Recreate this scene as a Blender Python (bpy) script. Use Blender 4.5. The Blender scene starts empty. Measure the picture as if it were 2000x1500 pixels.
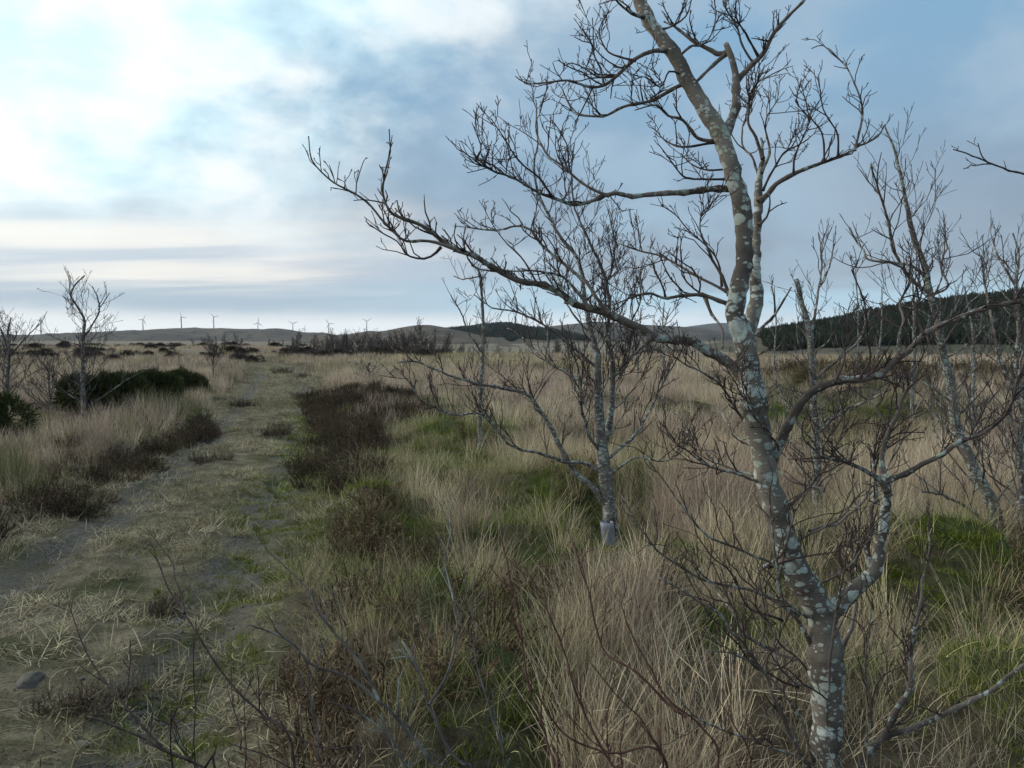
import bpy, math, random
import numpy as np
R = math.radians
sc = bpy.context.scene
COL = sc.collection

# ------------------------------------------------------------------ camera
F = 1570.0            # focal length in pixels of the 2000 px wide photograph
EYE = 1.6
PITCH = math.atan(90 / F)
cam_d = bpy.data.cameras.new('camera')
cam_d.sensor_width = 36.0
cam_d.lens = F / 2000 * 36
cam_d.clip_start = 0.05
cam_d.clip_end = 40000
cam = bpy.data.objects.new('camera', cam_d)
COL.objects.link(cam)
cam.location = (0, 0, EYE)
cam.rotation_euler = (math.pi / 2 - PITCH, 0, 0)
sc.camera = cam

# ------------------------------------------------------------------ sky and sun
SUN_AZ, SUN_EL = -74.0, 26.0
world = bpy.data.worlds.new('World')
sc.world = world
world.use_nodes = True
wt = world.node_tree
wt.nodes.clear()


class NT:
    """small helper for building node graphs"""
    def __init__(s, tree):
        s.t = tree

    def n(s, kind, **kw):
        nd = s.t.nodes.new(kind)
        for k, v in kw.items():
            setattr(nd, k, v)
        return nd

    def put(s, sock, v):
        if isinstance(v, bpy.types.NodeSocket):
            s.t.links.new(v, sock)
        elif v is not None:
            if isinstance(v, (tuple, list)) and len(v) == 3 and sock.type == 'RGBA':
                v = (*v, 1)
            sock.default_value = v

    def m(s, op, a, b=None, c=None, clamp=False):
        nd = s.n('ShaderNodeMath', operation=op)
        nd.use_clamp = clamp
        s.put(nd.inputs[0], a)
        if b is not None:
            s.put(nd.inputs[1], b)
        if c is not None:
            s.put(nd.inputs[2], c)
        return nd.outputs[0]

    def ramp(s, v, a, b, lo=0.0, hi=1.0, kind='SMOOTHSTEP'):
        nd = s.n('ShaderNodeMapRange')
        nd.interpolation_type = kind
        nd.clamp = True
        s.put(nd.inputs[0], v)
        s.put(nd.inputs[1], a); s.put(nd.inputs[2], b)
        s.put(nd.inputs[3], lo); s.put(nd.inputs[4], hi)
        return nd.outputs[0]

    def mix(s, f, a, b, blend='MIX'):
        nd = s.n('ShaderNodeMix', data_type='RGBA', blend_type=blend)
        s.put(nd.inputs[0], f)
        s.put(nd.inputs[6], a)
        s.put(nd.inputs[7], b)
        return nd.outputs[2]

    def noise(s, vec, scale, detail=3, rough=0.5, dist=0.0, col=False):
        nd = s.n('ShaderNodeTexNoise')
        s.put(nd.inputs['Vector'], vec)
        nd.inputs['Scale'].default_value = scale
        nd.inputs['Detail'].default_value = detail
        nd.inputs['Roughness'].default_value = rough
        nd.inputs['Distortion'].default_value = dist
        return nd.outputs['Color' if col else 'Fac']

    def xyz(s, x, y, z):
        nd = s.n('ShaderNodeCombineXYZ')
        s.put(nd.inputs[0], x); s.put(nd.inputs[1], y); s.put(nd.inputs[2], z)
        return nd.outputs[0]

    def vmul(s, v, k):
        nd = s.n('ShaderNodeVectorMath', operation='MULTIPLY')
        s.put(nd.inputs[0], v); s.put(nd.inputs[1], k)
        return nd.outputs[0]


def build_sky():
    g = NT(wt)
    tc = g.n('ShaderNodeTexCoord')
    sep = g.n('ShaderNodeSeparateXYZ')
    g.put(sep.inputs[0], tc.outputs['Generated'])
    x, y, z = sep.outputs
    el = g.m('MULTIPLY', g.m('ARCSINE', z), 180 / math.pi)          # degrees above the horizon
    hl = g.m('SQRT', g.m('ADD', g.m('MULTIPLY', x, x), g.m('MULTIPLY', y, y)))
    zz = g.m('ADD', g.m('MAXIMUM', z, 0.0), 0.10)
    px, py = g.m('DIVIDE', x, zz), g.m('DIVIDE', y, zz)              # a flat cloud deck seen in perspective
    deck = g.xyz(px, py, 0.0)
    puff = g.vmul(tc.outputs['Generated'], (1.0, 1.0, 1.7))             # rounded masses of cloud
    n1 = g.noise(puff, 2.6, 3, 0.5, 0.15)
    n2 = g.noise(puff, 6.5, 6, 0.52, 0.15)
    n3 = g.noise(g.vmul(deck, (0.45, 1.3, 1.0)), 0.75, 5, 0.55, 0.5)
    # how far towards the sun (hidden in cloud on the left)
    saz = R(SUN_AZ)
    sdot = g.m('DIVIDE', g.m('ADD', g.m('MULTIPLY', x, math.sin(saz)), g.m('MULTIPLY', y, math.cos(saz))), hl)
    w = g.m('ADD', g.m('MULTIPLY', g.m('SUBTRACT', n1, 0.5), 0.70), g.m('MULTIPLY', g.m('SUBTRACT', n2, 0.5), 0.50))
    n4 = g.noise(puff, 15.0, 7, 0.58, 0.2)
    w = g.m('ADD', w, g.m('MULTIPLY', g.m('SUBTRACT', n4, 0.5), 0.22))
    q = g.m('ADD', g.m('ADD', sdot, w), g.m('MULTIPLY', g.m('SUBTRACT', el, 14.0), 0.016))
    bright = g.ramp(q, 0.34, 0.66)
    # clear sky seen through the deck
    sky = g.n('ShaderNodeTexSky', sky_type='NISHITA')
    sky.sun_disc = False
    sky.sun_elevation = R(SUN_EL)
    sky.sun_rotation = R(SUN_AZ)
    sky.air_density = 1.2
    sky.dust_density = 1.5
    S = 10.0                                                       # background strength is 0.1

    def c(r, gg, b):
        return (r * S, gg * S, b * S)
    # away from the sun: blue-grey deck, bluer overhead
    dark = g.mix(g.ramp(el, 4.0, 21.0), c(.195, .25, .32), c(.16, .295, .43))
    dark = g.mix(g.ramp(n2, 0.38, 0.66), dark, c(.245, .345, .445))
    dark = g.mix(g.m('MULTIPLY', g.ramp(n1, 0.44, 0.62), 0.6), dark, c(.29, .37, .445))
    dark = g.mix(g.m('MULTIPLY', g.ramp(sdot, 0.05, -0.25), g.ramp(el, 15, 7, 0, .7)), dark, c(.17, .225, .30))
    # towards the sun: white cloud with pale cyan gaps
    lite = g.mix(g.ramp(n2, 0.36, 0.60), c(.54, .73, .79), c(.74, .77, .76))
    lite = g.mix(g.m('MULTIPLY', g.ramp(n1, 0.54, 0.66), 0.30), lite, c(.40, .52, .62))
    top = g.mix(bright, dark, lite)
    # low bands on the left: warm grey layers
    band = g.mix(g.ramp(n3, 0.36, 0.64), c(.40, .45, .52), c(.74, .70, .65))
    lowmask = g.m('MULTIPLY', g.ramp(g.m('ADD', el, g.m('MULTIPLY', g.m('SUBTRACT', n2, 0.5), 9.0)), 10.0, 5.0), g.ramp(q, 0.02, 0.34))
    low = g.mix(g.m('MULTIPLY', lowmask, 0.85), top, band)
    # slate streak just above the horizon and the bright rim below it
    es = g.m('ADD', el, g.m('MULTIPLY', g.m('SUBTRACT', n3, 0.5), 2.2))
    streak = g.m('MULTIPLY', g.ramp(es, 4.2, 2.7), g.ramp(es, 0.9, 1.9))
    low = g.mix(g.m('MULTIPLY', streak, 0.85), low, g.mix(g.ramp(sdot, 0.15, 0.6), c(.34, .52, .64), c(.25, .36, .47)))
    rim = g.ramp(g.m('ADD', el, g.m('MULTIPLY', g.m('SUBTRACT', n2, 0.5), 1.4)), 2.5, 0.9)
    low = g.mix(g.m('MULTIPLY', rim, 0.9), low, g.mix(g.ramp(sdot, -0.4, 0.55), c(.46, .58, .68), c(.72, .77, .79)))
    out = g.mix(0.90, sky.outputs[0], low)
    bg = g.n('ShaderNodeBackground')
    g.put(bg.inputs[0], out)
    bg.inputs[1].default_value = 0.1
    o = g.n('ShaderNodeOutputWorld')
    wt.links.new(bg.outputs[0], o.inputs[0])


build_sky()
sun_d = bpy.data.lights.new('sun', 'SUN')
sun_d.energy = 1.4
sun_d.angle = R(45)
sun_d.color = (1.0, 0.95, 0.88)
sun = bpy.data.objects.new('sun', sun_d)
COL.objects.link(sun)
sun.rotation_euler = (R(90 - SUN_EL), 0, R(180 - SUN_AZ))
sc.view_settings.view_transform = 'Standard'
sc.view_settings.look = 'None'
sc.view_settings.gamma = 1
sc.view_settings.use_curve_mapping = False
sc.view_settings.exposure = 0.58
sc.cycles.use_denoising = True
sc.cycles.max_bounces = 6
sc.cycles.diffuse_bounces = 3
sc.cycles.transmission_bounces = 4
sc.cycles.volume_bounces = 0
sc.cycles.caustics_reflective = False
sc.cycles.caustics_refractive = False

# ------------------------------------------------------------------ helpers
CP, SP = math.cos(PITCH), math.sin(PITCH)


def P(px, py, d):
    """the point at depth d (metres along the lens axis) that is seen at a pixel of the photograph"""
    a, b = (px - 1000) / F * d, (750 - py) / F * d
    return np.array((a, d * CP + b * SP, EYE - d * SP + b * CP))


def proj(x, y, z=0.0):
    dz = z - EYE
    d = y * CP - dz * SP
    u = y * SP + dz * CP
    d = np.maximum(d, 1e-3)
    return 1000 + F * x / d, 750 - F * u / d


def G(px, py):
    d = EYE / max((py - 660.0) / F, 1e-4)
    return (px - 1000) / F * d, d


def hash2(ix, iy, seed):
    h = (ix.astype(np.int64) * 374761393 + iy.astype(np.int64) * 668265263 + seed * 974634777) & 0xFFFFFFFF
    h = ((h ^ (h >> 13)) * 1274126177) & 0xFFFFFFFF
    h = ((h ^ (h >> 16)) * 2246822519) & 0xFFFFFFFF
    return ((h ^ (h >> 15)) & 0xFFFFFF) / float(0xFFFFFF)


def vn(x, y, seed=0):
    x, y = np.asarray(x, float), np.asarray(y, float)
    ix, iy = np.floor(x), np.floor(y)
    fx, fy = x - ix, y - iy
    fx, fy = fx * fx * (3 - 2 * fx), fy * fy * (3 - 2 * fy)
    a, b = hash2(ix, iy, seed), hash2(ix + 1, iy, seed)
    c, d = hash2(ix, iy + 1, seed), hash2(ix + 1, iy + 1, seed)
    return (a + (b - a) * fx) * (1 - fy) + (c + (d - c) * fx) * fy


def fbm(x, y, seed=0, octv=4):
    s, a, t = 0.0, 1.0, 0.0
    for k in range(octv):
        s = s + a * vn(x * 2.03 ** k + 17.3 * k, y * 2.03 ** k - 9.1 * k, seed + k)
        t += a
        a *= 0.5
    return s / t


def sst(v, a, b):
    t = np.clip((v - a) / (b - a), 0, 1)
    return t * t * (3 - 2 * t)


TY = np.array([-8, 0, 3, 4, 6, 10, 15, 21, 31, 36, 45, 60, 80, 120, 400.])
TX = np.array([-1.5, -1.75, -2.15, -2.35, -2.75, -3.45, -4.7, -6.2, -8.9, -10.3, -13.5, -20.5, -31, -56, -240.])


def track_u(x, y):
    """sideways position on the track: -1 .. 1 from edge to edge"""
    xc = np.interp(y, TY, TX)
    hw = np.interp(y, [0, 3, 6, 12, 30, 400], [1.15, 1.15, 1.15, 1.2, 1.35, 1.4])
    return (x - xc) / hw


MOUNDS = [(890, 885, .75, .26), (720, 1010, .5, .16), (1110, 990, .5, .24), (1090, 1060, .55, .22), (1240, 960, .5, .18),
          (1870, 1180, .55, .30), (1460, 1320, .4, .18), (830, 1230, .45, .16), (1640, 1120, .45, .2), (1330, 1120, .4, .14),
          (1620, 790, 1.6, .45), (1450, 745, 1.8, .5), (1750, 800, 1.6, .4), (1250, 800, 1.2, .2), (1980, 1420, .4, .2), (930, 1480, .35, .16)]
MOUNDS = [(*G(a, b), r, h) for a, b, r, h in MOUNDS]


PADS = [(P(1194, 1068, 6.45), .7), (P(1602, 1045, 6.85), .6), (P(1956, 1120, 5.6), .5)]
PADS = [(p[0], p[1], r, p[2]) for p, r in PADS]


def height(x, y):
    x, y = np.asarray(x, float), np.asarray(y, float)
    u = track_u(x, y)
    au = np.abs(u)
    off = sst(au, 0.95, 1.5)
    near = 1 - sst(np.hypot(x, y), 40, 160)
    h = -0.02 - 0.055 * np.exp(-((au - 0.60) / 0.20) ** 2) + 0.015 * fbm(x * 3, y * 3, 3)
    rough = 0.40 * (fbm(x * .75, y * .75, 5) - .42) + 0.20 * (vn(x * 2.1, y * 2.1, 8) - .35)
    h = h + off * near * (0.02 + rough)
    h = h + (1 - off) * near * (.07 * (vn(x * 2.6, y * 2.6, 13) - .5) + .045 * (vn(x * 6, y * 6, 14) - .5))
    for mx, my, r, a in MOUNDS:
        h = h + a * np.exp(-((x - mx) ** 2 + (y - my) ** 2) / (r * r)) * off
    for mx, my, r, z in PADS:
        k = np.exp(-((x - mx) ** 2 + (y - my) ** 2) / (r * r))
        h = h * (1 - k) + z * k
    d = np.hypot(x, y)
    h = h + sst(d, 35, 110) * 1.6 * (fbm(x / 34, y / 34, 11, 3) - .48) * (1 - sst(d, 250, 500) * .6)
    h = h - sst(y, 62, 100) * sst(x, -26, -4) * 2.2           # the moor falls away on the right
    h = h - sst(d, 130, 420) * 5.0
    return h


def hz(x, y):
    return float(height(np.array([x]), np.array([y]))[0])


def mesh_obj(name, verts, faces, mat=None, parent=None, smooth=False, loc=None):
    me = bpy.data.meshes.new(name)
    v = np.asarray(verts, np.float32)
    me.vertices.add(len(v))
    me.vertices.foreach_set('co', v.ravel())
    if isinstance(faces, np.ndarray):
        faces = [faces]
    tot = np.concatenate([np.full(len(f), f.shape[1], np.int32) for f in faces])
    idx = np.concatenate([f.astype(np.int32).ravel() for f in faces])
    me.loops.add(len(idx))
    me.loops.foreach_set('vertex_index', idx)
    me.polygons.add(len(tot))
    me.polygons.foreach_set('loop_start', (np.cumsum(tot) - tot).astype(np.int32))
    me.polygons.foreach_set('loop_total', tot)
    me.polygons.foreach_set('use_smooth', np.full(len(tot), smooth))
    me.update(calc_edges=True)
    if mat:
        me.materials.append(mat)
    o = bpy.data.objects.new(name, me)
    COL.objects.link(o)
    if parent:
        o.parent = parent
    if loc is not None:
        o.location = loc
    return o


def attr(me, name, kind, vals):
    a = me.attributes.new(name, kind, 'POINT')
    v = np.ascontiguousarray(vals, np.int32 if kind == 'INT' else np.float32)
    a.data.foreach_set({'FLOAT': 'value', 'INT': 'value', 'FLOAT_VECTOR': 'vector', 'FLOAT_COLOR': 'color'}[kind], v.ravel())


def tag(o, label=None, cat=None, group=None, kind=None):
    if label: o['label'] = label
    if cat: o['category'] = cat
    if group: o['group'] = group
    if kind: o['kind'] = kind
    return o


def empty(name, loc):
    o = bpy.data.objects.new(name, None)
    COL.objects.link(o)
    o.location = loc
    o.empty_display_size = 0.1
    return o


# ------------------------------------------------------------------ materials
def new_mat(name):
    m = bpy.data.materials.new(name)
    m.use_nodes = True
    m.node_tree.nodes.clear()
    g = NT(m.node_tree)
    out = g.n('ShaderNodeOutputMaterial')
    return m, g, out


def principled(g, out, col, rough=0.85, spec=0.25, bump=None, bstr=0.4, bdist=0.01):
    b = g.n('ShaderNodeBsdfPrincipled')
    g.put(b.inputs['Base Color'], col)
    g.put(b.inputs['Roughness'], rough)
    b.inputs['Specular IOR Level'].default_value = spec
    if bump is not None:
        bp = g.n('ShaderNodeBump')
        bp.inputs['Strength'].default_value = bstr
        bp.inputs['Distance'].default_value = bdist
        g.put(bp.inputs['Height'], bump)
        g.put(b.inputs['Normal'], bp.outputs[0])
    g.t.links.new(b.outputs[0], out.inputs[0])
    return b


def mat_blade(name, transl=0.35, vary=0.35, base=None):
    """grass: colour comes from the tuft it belongs to, varied blade by blade"""
    m, g, out = new_mat(name)
    ti = g.n('ShaderNodeAttribute', attribute_type='INSTANCER', attribute_name='tint')
    br = g.n('ShaderNodeAttribute', attribute_type='GEOMETRY', attribute_name='br')
    tt = g.n('ShaderNodeAttribute', attribute_type='GEOMETRY', attribute_name='tt')
    col = ti.outputs['Color']
    if base:
        col = g.mix(g.ramp(tt.outputs['Fac'], 0.45, 0.0), col, base)      # fresh growth at the foot of each blade
    v = g.m('MULTIPLY', g.ramp(br.outputs['Fac'], 0, 1, 1 - vary, 1 + vary, 'LINEAR'), g.ramp(br.outputs['Fac'], .10, .26, 1 - vary, 1.0))
    col = g.mix(1.0, col, g.xyz(v, g.m('MULTIPLY', v, g.ramp(br.outputs['Fac'], .2, .9, .94, 1.04)), v), 'MULTIPLY')
    d = g.n('ShaderNodeBsdfDiffuse')
    g.put(d.inputs[0], col)
    t = g.n('ShaderNodeBsdfTranslucent')
    g.put(t.inputs[0], col)
    mx = g.n('ShaderNodeMixShader')
    mx.inputs[0].default_value = transl
    g.t.links.new(d.outputs[0], mx.inputs[1])
    g.t.links.new(t.outputs[0], mx.inputs[2])
    g.t.links.new(mx.outputs[0], out.inputs[0])
    return m


def mat_bark(name, c1, c2, lichen, amount=0.5, scale=12.0, stretch=1.0):
    m, g, out = new_mat(name)
    tc = g.n('ShaderNodeTexCoord')
    ob = tc.outputs['Object']
    wob = g.n('ShaderNodeVectorMath', operation='ADD')
    g.put(wob.inputs[0], ob)
    g.put(wob.inputs[1], g.vmul(g.noise(ob, scale * 3.4, 3, .6, 0, True), (.026, .026, .016)))
    vec = g.vmul(wob.outputs[0], (1, 1, stretch))
    big = g.noise(ob, 3.2, 2, 0.5)
    crust = g.m('MULTIPLY', g.m('SUBTRACT', g.noise(ob, scale * 11, 4, .7), .5), .30)

    def patches(sc_, lo, hi):
        v = g.n('ShaderNodeTexVoronoi', feature='F1')
        g.put(v.inputs['Vector'], vec)
        v.inputs['Scale'].default_value = sc_
        sp = g.n('ShaderNodeSeparateColor')
        g.put(sp.inputs[0], v.outputs['Color'])
        th = g.m('MULTIPLY', g.ramp(sp.outputs[0], 0.10, 1.0, lo, hi, 'LINEAR'), g.ramp(big, 0.34, 0.56, 0.62, 1.05))
        return g.m('SUBTRACT', g.m('ADD', th, crust), v.outputs['Distance'])
    lm = None
    for sc_, lo, hi, ed in ((scale * 1.5, .06, .62 * amount, .07), (scale * 2.7, .02, .60 * amount, .10), (scale * 5.2, -.04, .52 * amount, .14)):
        f = g.ramp(patches(sc_, lo, hi), 0.0, ed)
        lm = f if lm is None else g.m('MAXIMUM', lm, f)
    lm = g.m('MULTIPLY', lm, g.ramp(g.noise(ob, scale * 7, 5, .75), .30, .50, .35, 1.0))
    fine = g.noise(g.vmul(ob, (1, 1, 6)), scale * 3.5, 4, 0.65)
    base = g.mix(g.ramp(g.noise(ob, scale * .8, 4, .6), .35, .65), c1, c2)
    base = g.mix(g.m('MULTIPLY', g.ramp(g.noise(ob, scale * .45, 3, .6), .45, .62), .55), base, tuple(k * 1.9 for k in c2))
    base = g.mix(g.m('MULTIPLY', g.ramp(fine, .56, .70), .6), base, tuple(k * .35 for k in c1))
    lc = g.mix(g.ramp(g.noise(ob, scale * 5, 4, .7), .35, .7), lichen, tuple(k * .62 for k in lichen))
    lc = g.mix(g.m('MULTIPLY', g.ramp(g.noise(g.vmul(ob, (1, 1, 7)), scale * 2.2, 3, .6), .58, .66), .7), lc, (.06, .065, .055))
    lc = g.mix(g.m('MULTIPLY', g.ramp(g.noise(ob, scale * .9, 3, .6), .5, .66), .45), lc, (.30, .33, .20))
    lc = g.mix(g.m('MULTIPLY', g.ramp(g.noise(ob, scale * 1.3, 3, .6), .54, .68), .5), lc, (.62, .64, .60))
    col = g.mix(lm, base, lc)
    bump = g.m('ADD', g.m('MULTIPLY', lm, .5), g.m('MULTIPLY', fine, .6))
    principled(g, out, col, 0.8, 0.2, bump, 0.6, 0.006)
    return m


def mat_noisy(name, c1, c2, scale, rough=.85, spec=.2, bstr=.3, bdist=.01, c3=None, coord='Object', detail=4):
    m, g, out = new_mat(name)
    tc = g.n('ShaderNodeTexCoord')
    v = tc.outputs[coord]
    n = g.noise(v, scale, detail, .6)
    col = g.mix(g.ramp(n, .35, .65), c1, c2)
    if c3:
        col = g.mix(g.ramp(g.noise(v, scale * .37, 3, .55, .4), .52, .66), col, c3)
    principled(g, out, col, rough, spec, g.noise(v, scale * 2.3, 4, .6), bstr, bdist)
    return m


M = {}
M['bark'] = mat_bark('lichen_bark', (.092, .077, .064), (.15, .13, .106), (.50, .54, .49), 1.14, 10, 1.5)
M['bark_birch'] = mat_bark('grey_lichen_bark', (.070, .058, .050), (.13, .11, .095), (.40, .45, .41), 1.05, 17, 1.6)
M['bark_branch'] = mat_bark('branch_bark', (.078, .060, .050), (.14, .112, .094), (.40, .44, .40), .90, 15)
M['twig'] = mat_noisy('dark_twig_bark', (.038, .026, .025), (.080, .058, .052), 30)
M['twig_red'] = mat_noisy('red_brown_shoot_bark', (.060, .026, .020), (.105, .055, .040), 25)
M['twig_grey'] = mat_noisy('grey_twig_bark', (.050, .042, .042), (.105, .092, .088), 18, c3=(.20, .22, .20))
M['twig_far'] = mat_noisy('far_twig_bark', (.050, .036, .036), (.085, .066, .062), 3)
M['straw'] = mat_blade('straw_grass', .20, .50)
M['green'] = mat_blade('green_grass', .25, .45)
M['moss'] = mat_blade('moss', .25, .40)
M['heather'] = mat_blade('heather', .12, .50)


# ------------------------------------------------------------------ ground
def build_ground():
    rs = [0.35]
    while rs[-1] < 12000:
        r = rs[-1]
        rs.append(r * (1.016 if r < 70 else 1.05) + (0.02 if r < 2 else 0))
    rs = np.array(rs)
    an = np.concatenate([np.linspace(-52, 52, 330), np.linspace(52, 308, 66)[1:-1]])
    an = np.radians(an)
    A, Rr = np.meshgrid(an, rs)
    X, Y = Rr * np.sin(A), Rr * np.cos(A)
    Z = height(X, Y)
    nr, na = X.shape
    v = np.stack([X, Y, Z], -1).reshape(-1, 3)
    v = np.vstack([v, [[0, 0, hz(0, 0)]]])
    i = np.arange(nr - 1)[:, None] * na
    j = np.arange(na)[None, :]
    j2 = (j + 1) % na
    q = np.stack([i + j, i + na + j, i + na + j2, i + j2], -1).reshape(-1, 4)[:, ::-1]
    tri = np.stack([np.full(na, len(v) - 1), np.arange(na), (np.arange(na) + 1) % na], -1)[:, ::-1]
    m, g, out = new_mat('moor_ground')
    tu = g.n('ShaderNodeAttribute', attribute_name='track_side').outputs['Fac']
    gr = g.n('ShaderNodeAttribute', attribute_name='green').outputs['Fac']
    fa = g.n('ShaderNodeAttribute', attribute_name='far').outputs['Fac']
    ob = g.n('ShaderNodeTexCoord').outputs['Object']
    peat = g.mix(g.ramp(g.noise(ob, 6, 4, .65), .35, .65), (.050, .038, .026), (.13, .105, .070))
    peat = g.mix(g.m('MULTIPLY', gr, g.ramp(g.noise(ob, 3, 3, .6), .3, .6)), peat, (.045, .065, .018))
    soil = g.mix(g.ramp(g.noise(ob, 22, 5, .7), .35, .65), (.078, .073, .062), (.145, .135, .115))
    soil = g.mix(g.ramp(g.noise(ob, 70, 5, .75), .50, .62), soil, (.19, .18, .16))
    soil = g.mix(g.ramp(g.noise(ob, 45, 5, .75), .54, .64), soil, (.035, .033, .028))
    mat_ = g.mix(g.ramp(g.noise(ob, 5, 4, .6), .4, .62), (.115, .098, .064), (.22, .19, .125))
    mat_ = g.mix(g.ramp(g.noise(ob, 1.6, 4, .6), .5, .66), mat_, (.065, .075, .028))
    mat_ = g.mix(g.ramp(g.noise(ob, 48, 6, .75), .50, .64), mat_, (.045, .038, .024))
    mat_ = g.mix(g.ramp(g.noise(g.vmul(ob, (1, 2.2, 1)), 80, 5, .75), .54, .66), mat_, (.27, .235, .155))
    rut = g.m('MULTIPLY', g.ramp(g.m('ABSOLUTE', g.m('SUBTRACT', g.m('ABSOLUTE', tu), .60)), .28, .10), g.ramp(g.noise(ob, 2.4, 4, .65), .32, .55))
    track = g.mix(rut, mat_, soil)
    edge = g.ramp(g.m('ADD', g.m('ABSOLUTE', tu), g.m('MULTIPLY', g.m('SUBTRACT', g.noise(ob, 3, 4, .6), .5), .5)), 1.12, .92)
    near = g.mix(edge, peat, track)
    moor = g.mix(g.ramp(g.noise(ob, .05, 6, .62), .38, .62), (.23, .195, .14), (.15, .127, .09))
    moor = g.mix(g.ramp(g.noise(ob, .11, 6, .68), .55, .64), moor, (.075, .060, .045))
    col = g.mix(fa, near, moor)
    bump = g.m('ADD', g.noise(ob, 14, 6, .7), g.m('MULTIPLY', g.noise(ob, 60, 4, .7), .4))
    principled(g, out, col, .95, .1, bump, 1.0, .05)
    o = mesh_obj('ground', v, [q, tri], m, smooth=True)
    u = np.clip(track_u(v[:, 0], v[:, 1]), -3, 3)
    attr(o.data, 'track_side', 'FLOAT', u)
    attr(o.data, 'green', 'FLOAT', green_at(v[:, 0], v[:, 1]))
    attr(o.data, 'far', 'FLOAT', sst(np.hypot(v[:, 0], v[:, 1]), 45, 95))
    tag(o, kind='structure')


GREEN = [(895, 870, 90, 45, 1.), (900, 925, 130, 35, .9), (720, 1000, 110, 50, 1.), (690, 1040, 80, 35, .8), (1100, 1010, 130, 60, 1.), (1060, 1080, 140, 60, .9), (800, 1060, 120, 40, .7),
         (1180, 1060, 70, 50, .8), (830, 1220, 130, 80, 1.), (760, 1110, 100, 50, .8), (1460, 1290, 130, 55, 1.), (1880, 1170, 150, 75, 1.), (1930, 1440, 150, 80, .9), (1690, 1330, 90, 60, .7),
         (930, 1430, 140, 85, 1.), (1020, 1330, 100, 60, .8), (1250, 950, 60, 60, .7), (1640, 830, 220, 30, .6), (1330, 1120, 70, 45, .7), (1600, 1060, 70, 55, .8), (540, 930, 50, 80, .7), (1560, 1180, 60, 60, .6)]


def green_px(px, py):
    s = np.zeros_like(px)
    for a, b, ra, rb, k in GREEN:
        s = np.maximum(s, k * np.exp(-(((px - a) / ra) ** 2 + ((py - b) / rb) ** 2) * .8))
    return s


def green_at(x, y, z=0.0):
    x, y = np.asarray(x, float), np.asarray(y, float)
    s = green_px(*proj(x, y, z)) * (.55 + .9 * fbm(x * 2.2, y * 2.2, 23))
    s = np.where(y > 1.2, s, 0)
    n = fbm(x * 1.1, y * 1.1, 21)
    s = np.maximum(s, sst(n, .60, .72) * .7 * (1 - sst(y, 14, 30)))
    return np.clip(s, 0, 1)


build_ground()


# ------------------------------------------------------------------ hills
def hill(name, sil, D, mat, depth=.45, back=.5, rough=.02, n=160, foot=-9.0, shape=1.4, far=None):
    """a hill whose crest line runs at distance D (a number, or one distance per silhouette point)"""
    px = np.array([s[0] for s in sil], float)
    py = np.array([s[1] for s in sil], float)
    Ds = np.full(len(px), D, float) if np.isscalar(D) else np.array(D, float)
    k = np.linspace(px[0], px[-1], n)
    pyk = np.interp(k, px, py)
    ker = np.ones(5) / 5
    pyk = np.convolve(np.pad(pyk, 2, 'edge'), ker, 'valid')
    Dk = np.interp(k, px, Ds)
    X0, H = (k - 1000) / F * Dk, EYE + (662.5 - pyk) / F * Dk
    ts = np.concatenate([np.linspace(-1, 0, 30), np.linspace(0, 1, 14)[1:]])
    V = np.zeros((len(ts), n, 3))
    for a, t in enumerate(ts):
        yy = Dk * (1 + (depth if t < 0 else back) * t)
        f = (1 - abs(t)) ** shape if t < 0 else math.cos(t * math.pi / 2) ** 1.2
        f = f * (1.0 if t >= 0 else 1)
        zz = foot + (H - foot) * f
        xx = X0 * (1 + (depth if t < 0 else back) * t * .9)
        r = (fbm(xx / (Dk * .05), yy / (Dk * .05), 31) - .5) * Dk * rough * math.sin(math.pi * min(1, abs(t) * 1.0)) ** .8
        V[a] = np.stack([xx, yy, zz + r], -1)
    nr = len(ts)
    i = np.arange(nr - 1)[:, None] * n
    j = np.arange(n - 1)[None, :]
    q = np.stack([i + j, i + j + 1, i + n + j + 1, i + n + j], -1).reshape(-1, 4)
    o = mesh_obj(name, V.reshape(-1, 3), q, mat, smooth=True)
    tag(o, kind='structure')
    return o, V


def mat_hill(name, a, b, c, s):
    m, g, out = new_mat(name)
    ob = g.n('ShaderNodeTexCoord').outputs['Object']
    v = g.vmul(ob, (1, .35, 2.5))
    col = g.mix(g.ramp(g.noise(v, s, 6, .6, .3), .36, .64), a, b)
    col = g.mix(g.m('MULTIPLY', g.ramp(g.noise(v, s * 3.1, 6, .65, .8), .54, .64), .8), col, c)
    principled(g, out, col, .95, .1)
    return m


M['hill'] = mat_hill('moor_hill', (.105, .088, .070), (.070, .062, .052), (.034, .032, .030), .006)
M['hill_near'] = mat_hill('moor_hill_near', (.115, .095, .070), (.078, .066, .050), (.040, .034, .030), .014)
M['hill_green'] = mat_hill('rough_pasture', (.060, .062, .038), (.095, .082, .058), (.04, .04, .03), .02)
M['far_blue'] = mat_hill('far_hill', (.10, .095, .08), (.075, .075, .065), (.05, .05, .05), .003)

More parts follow.
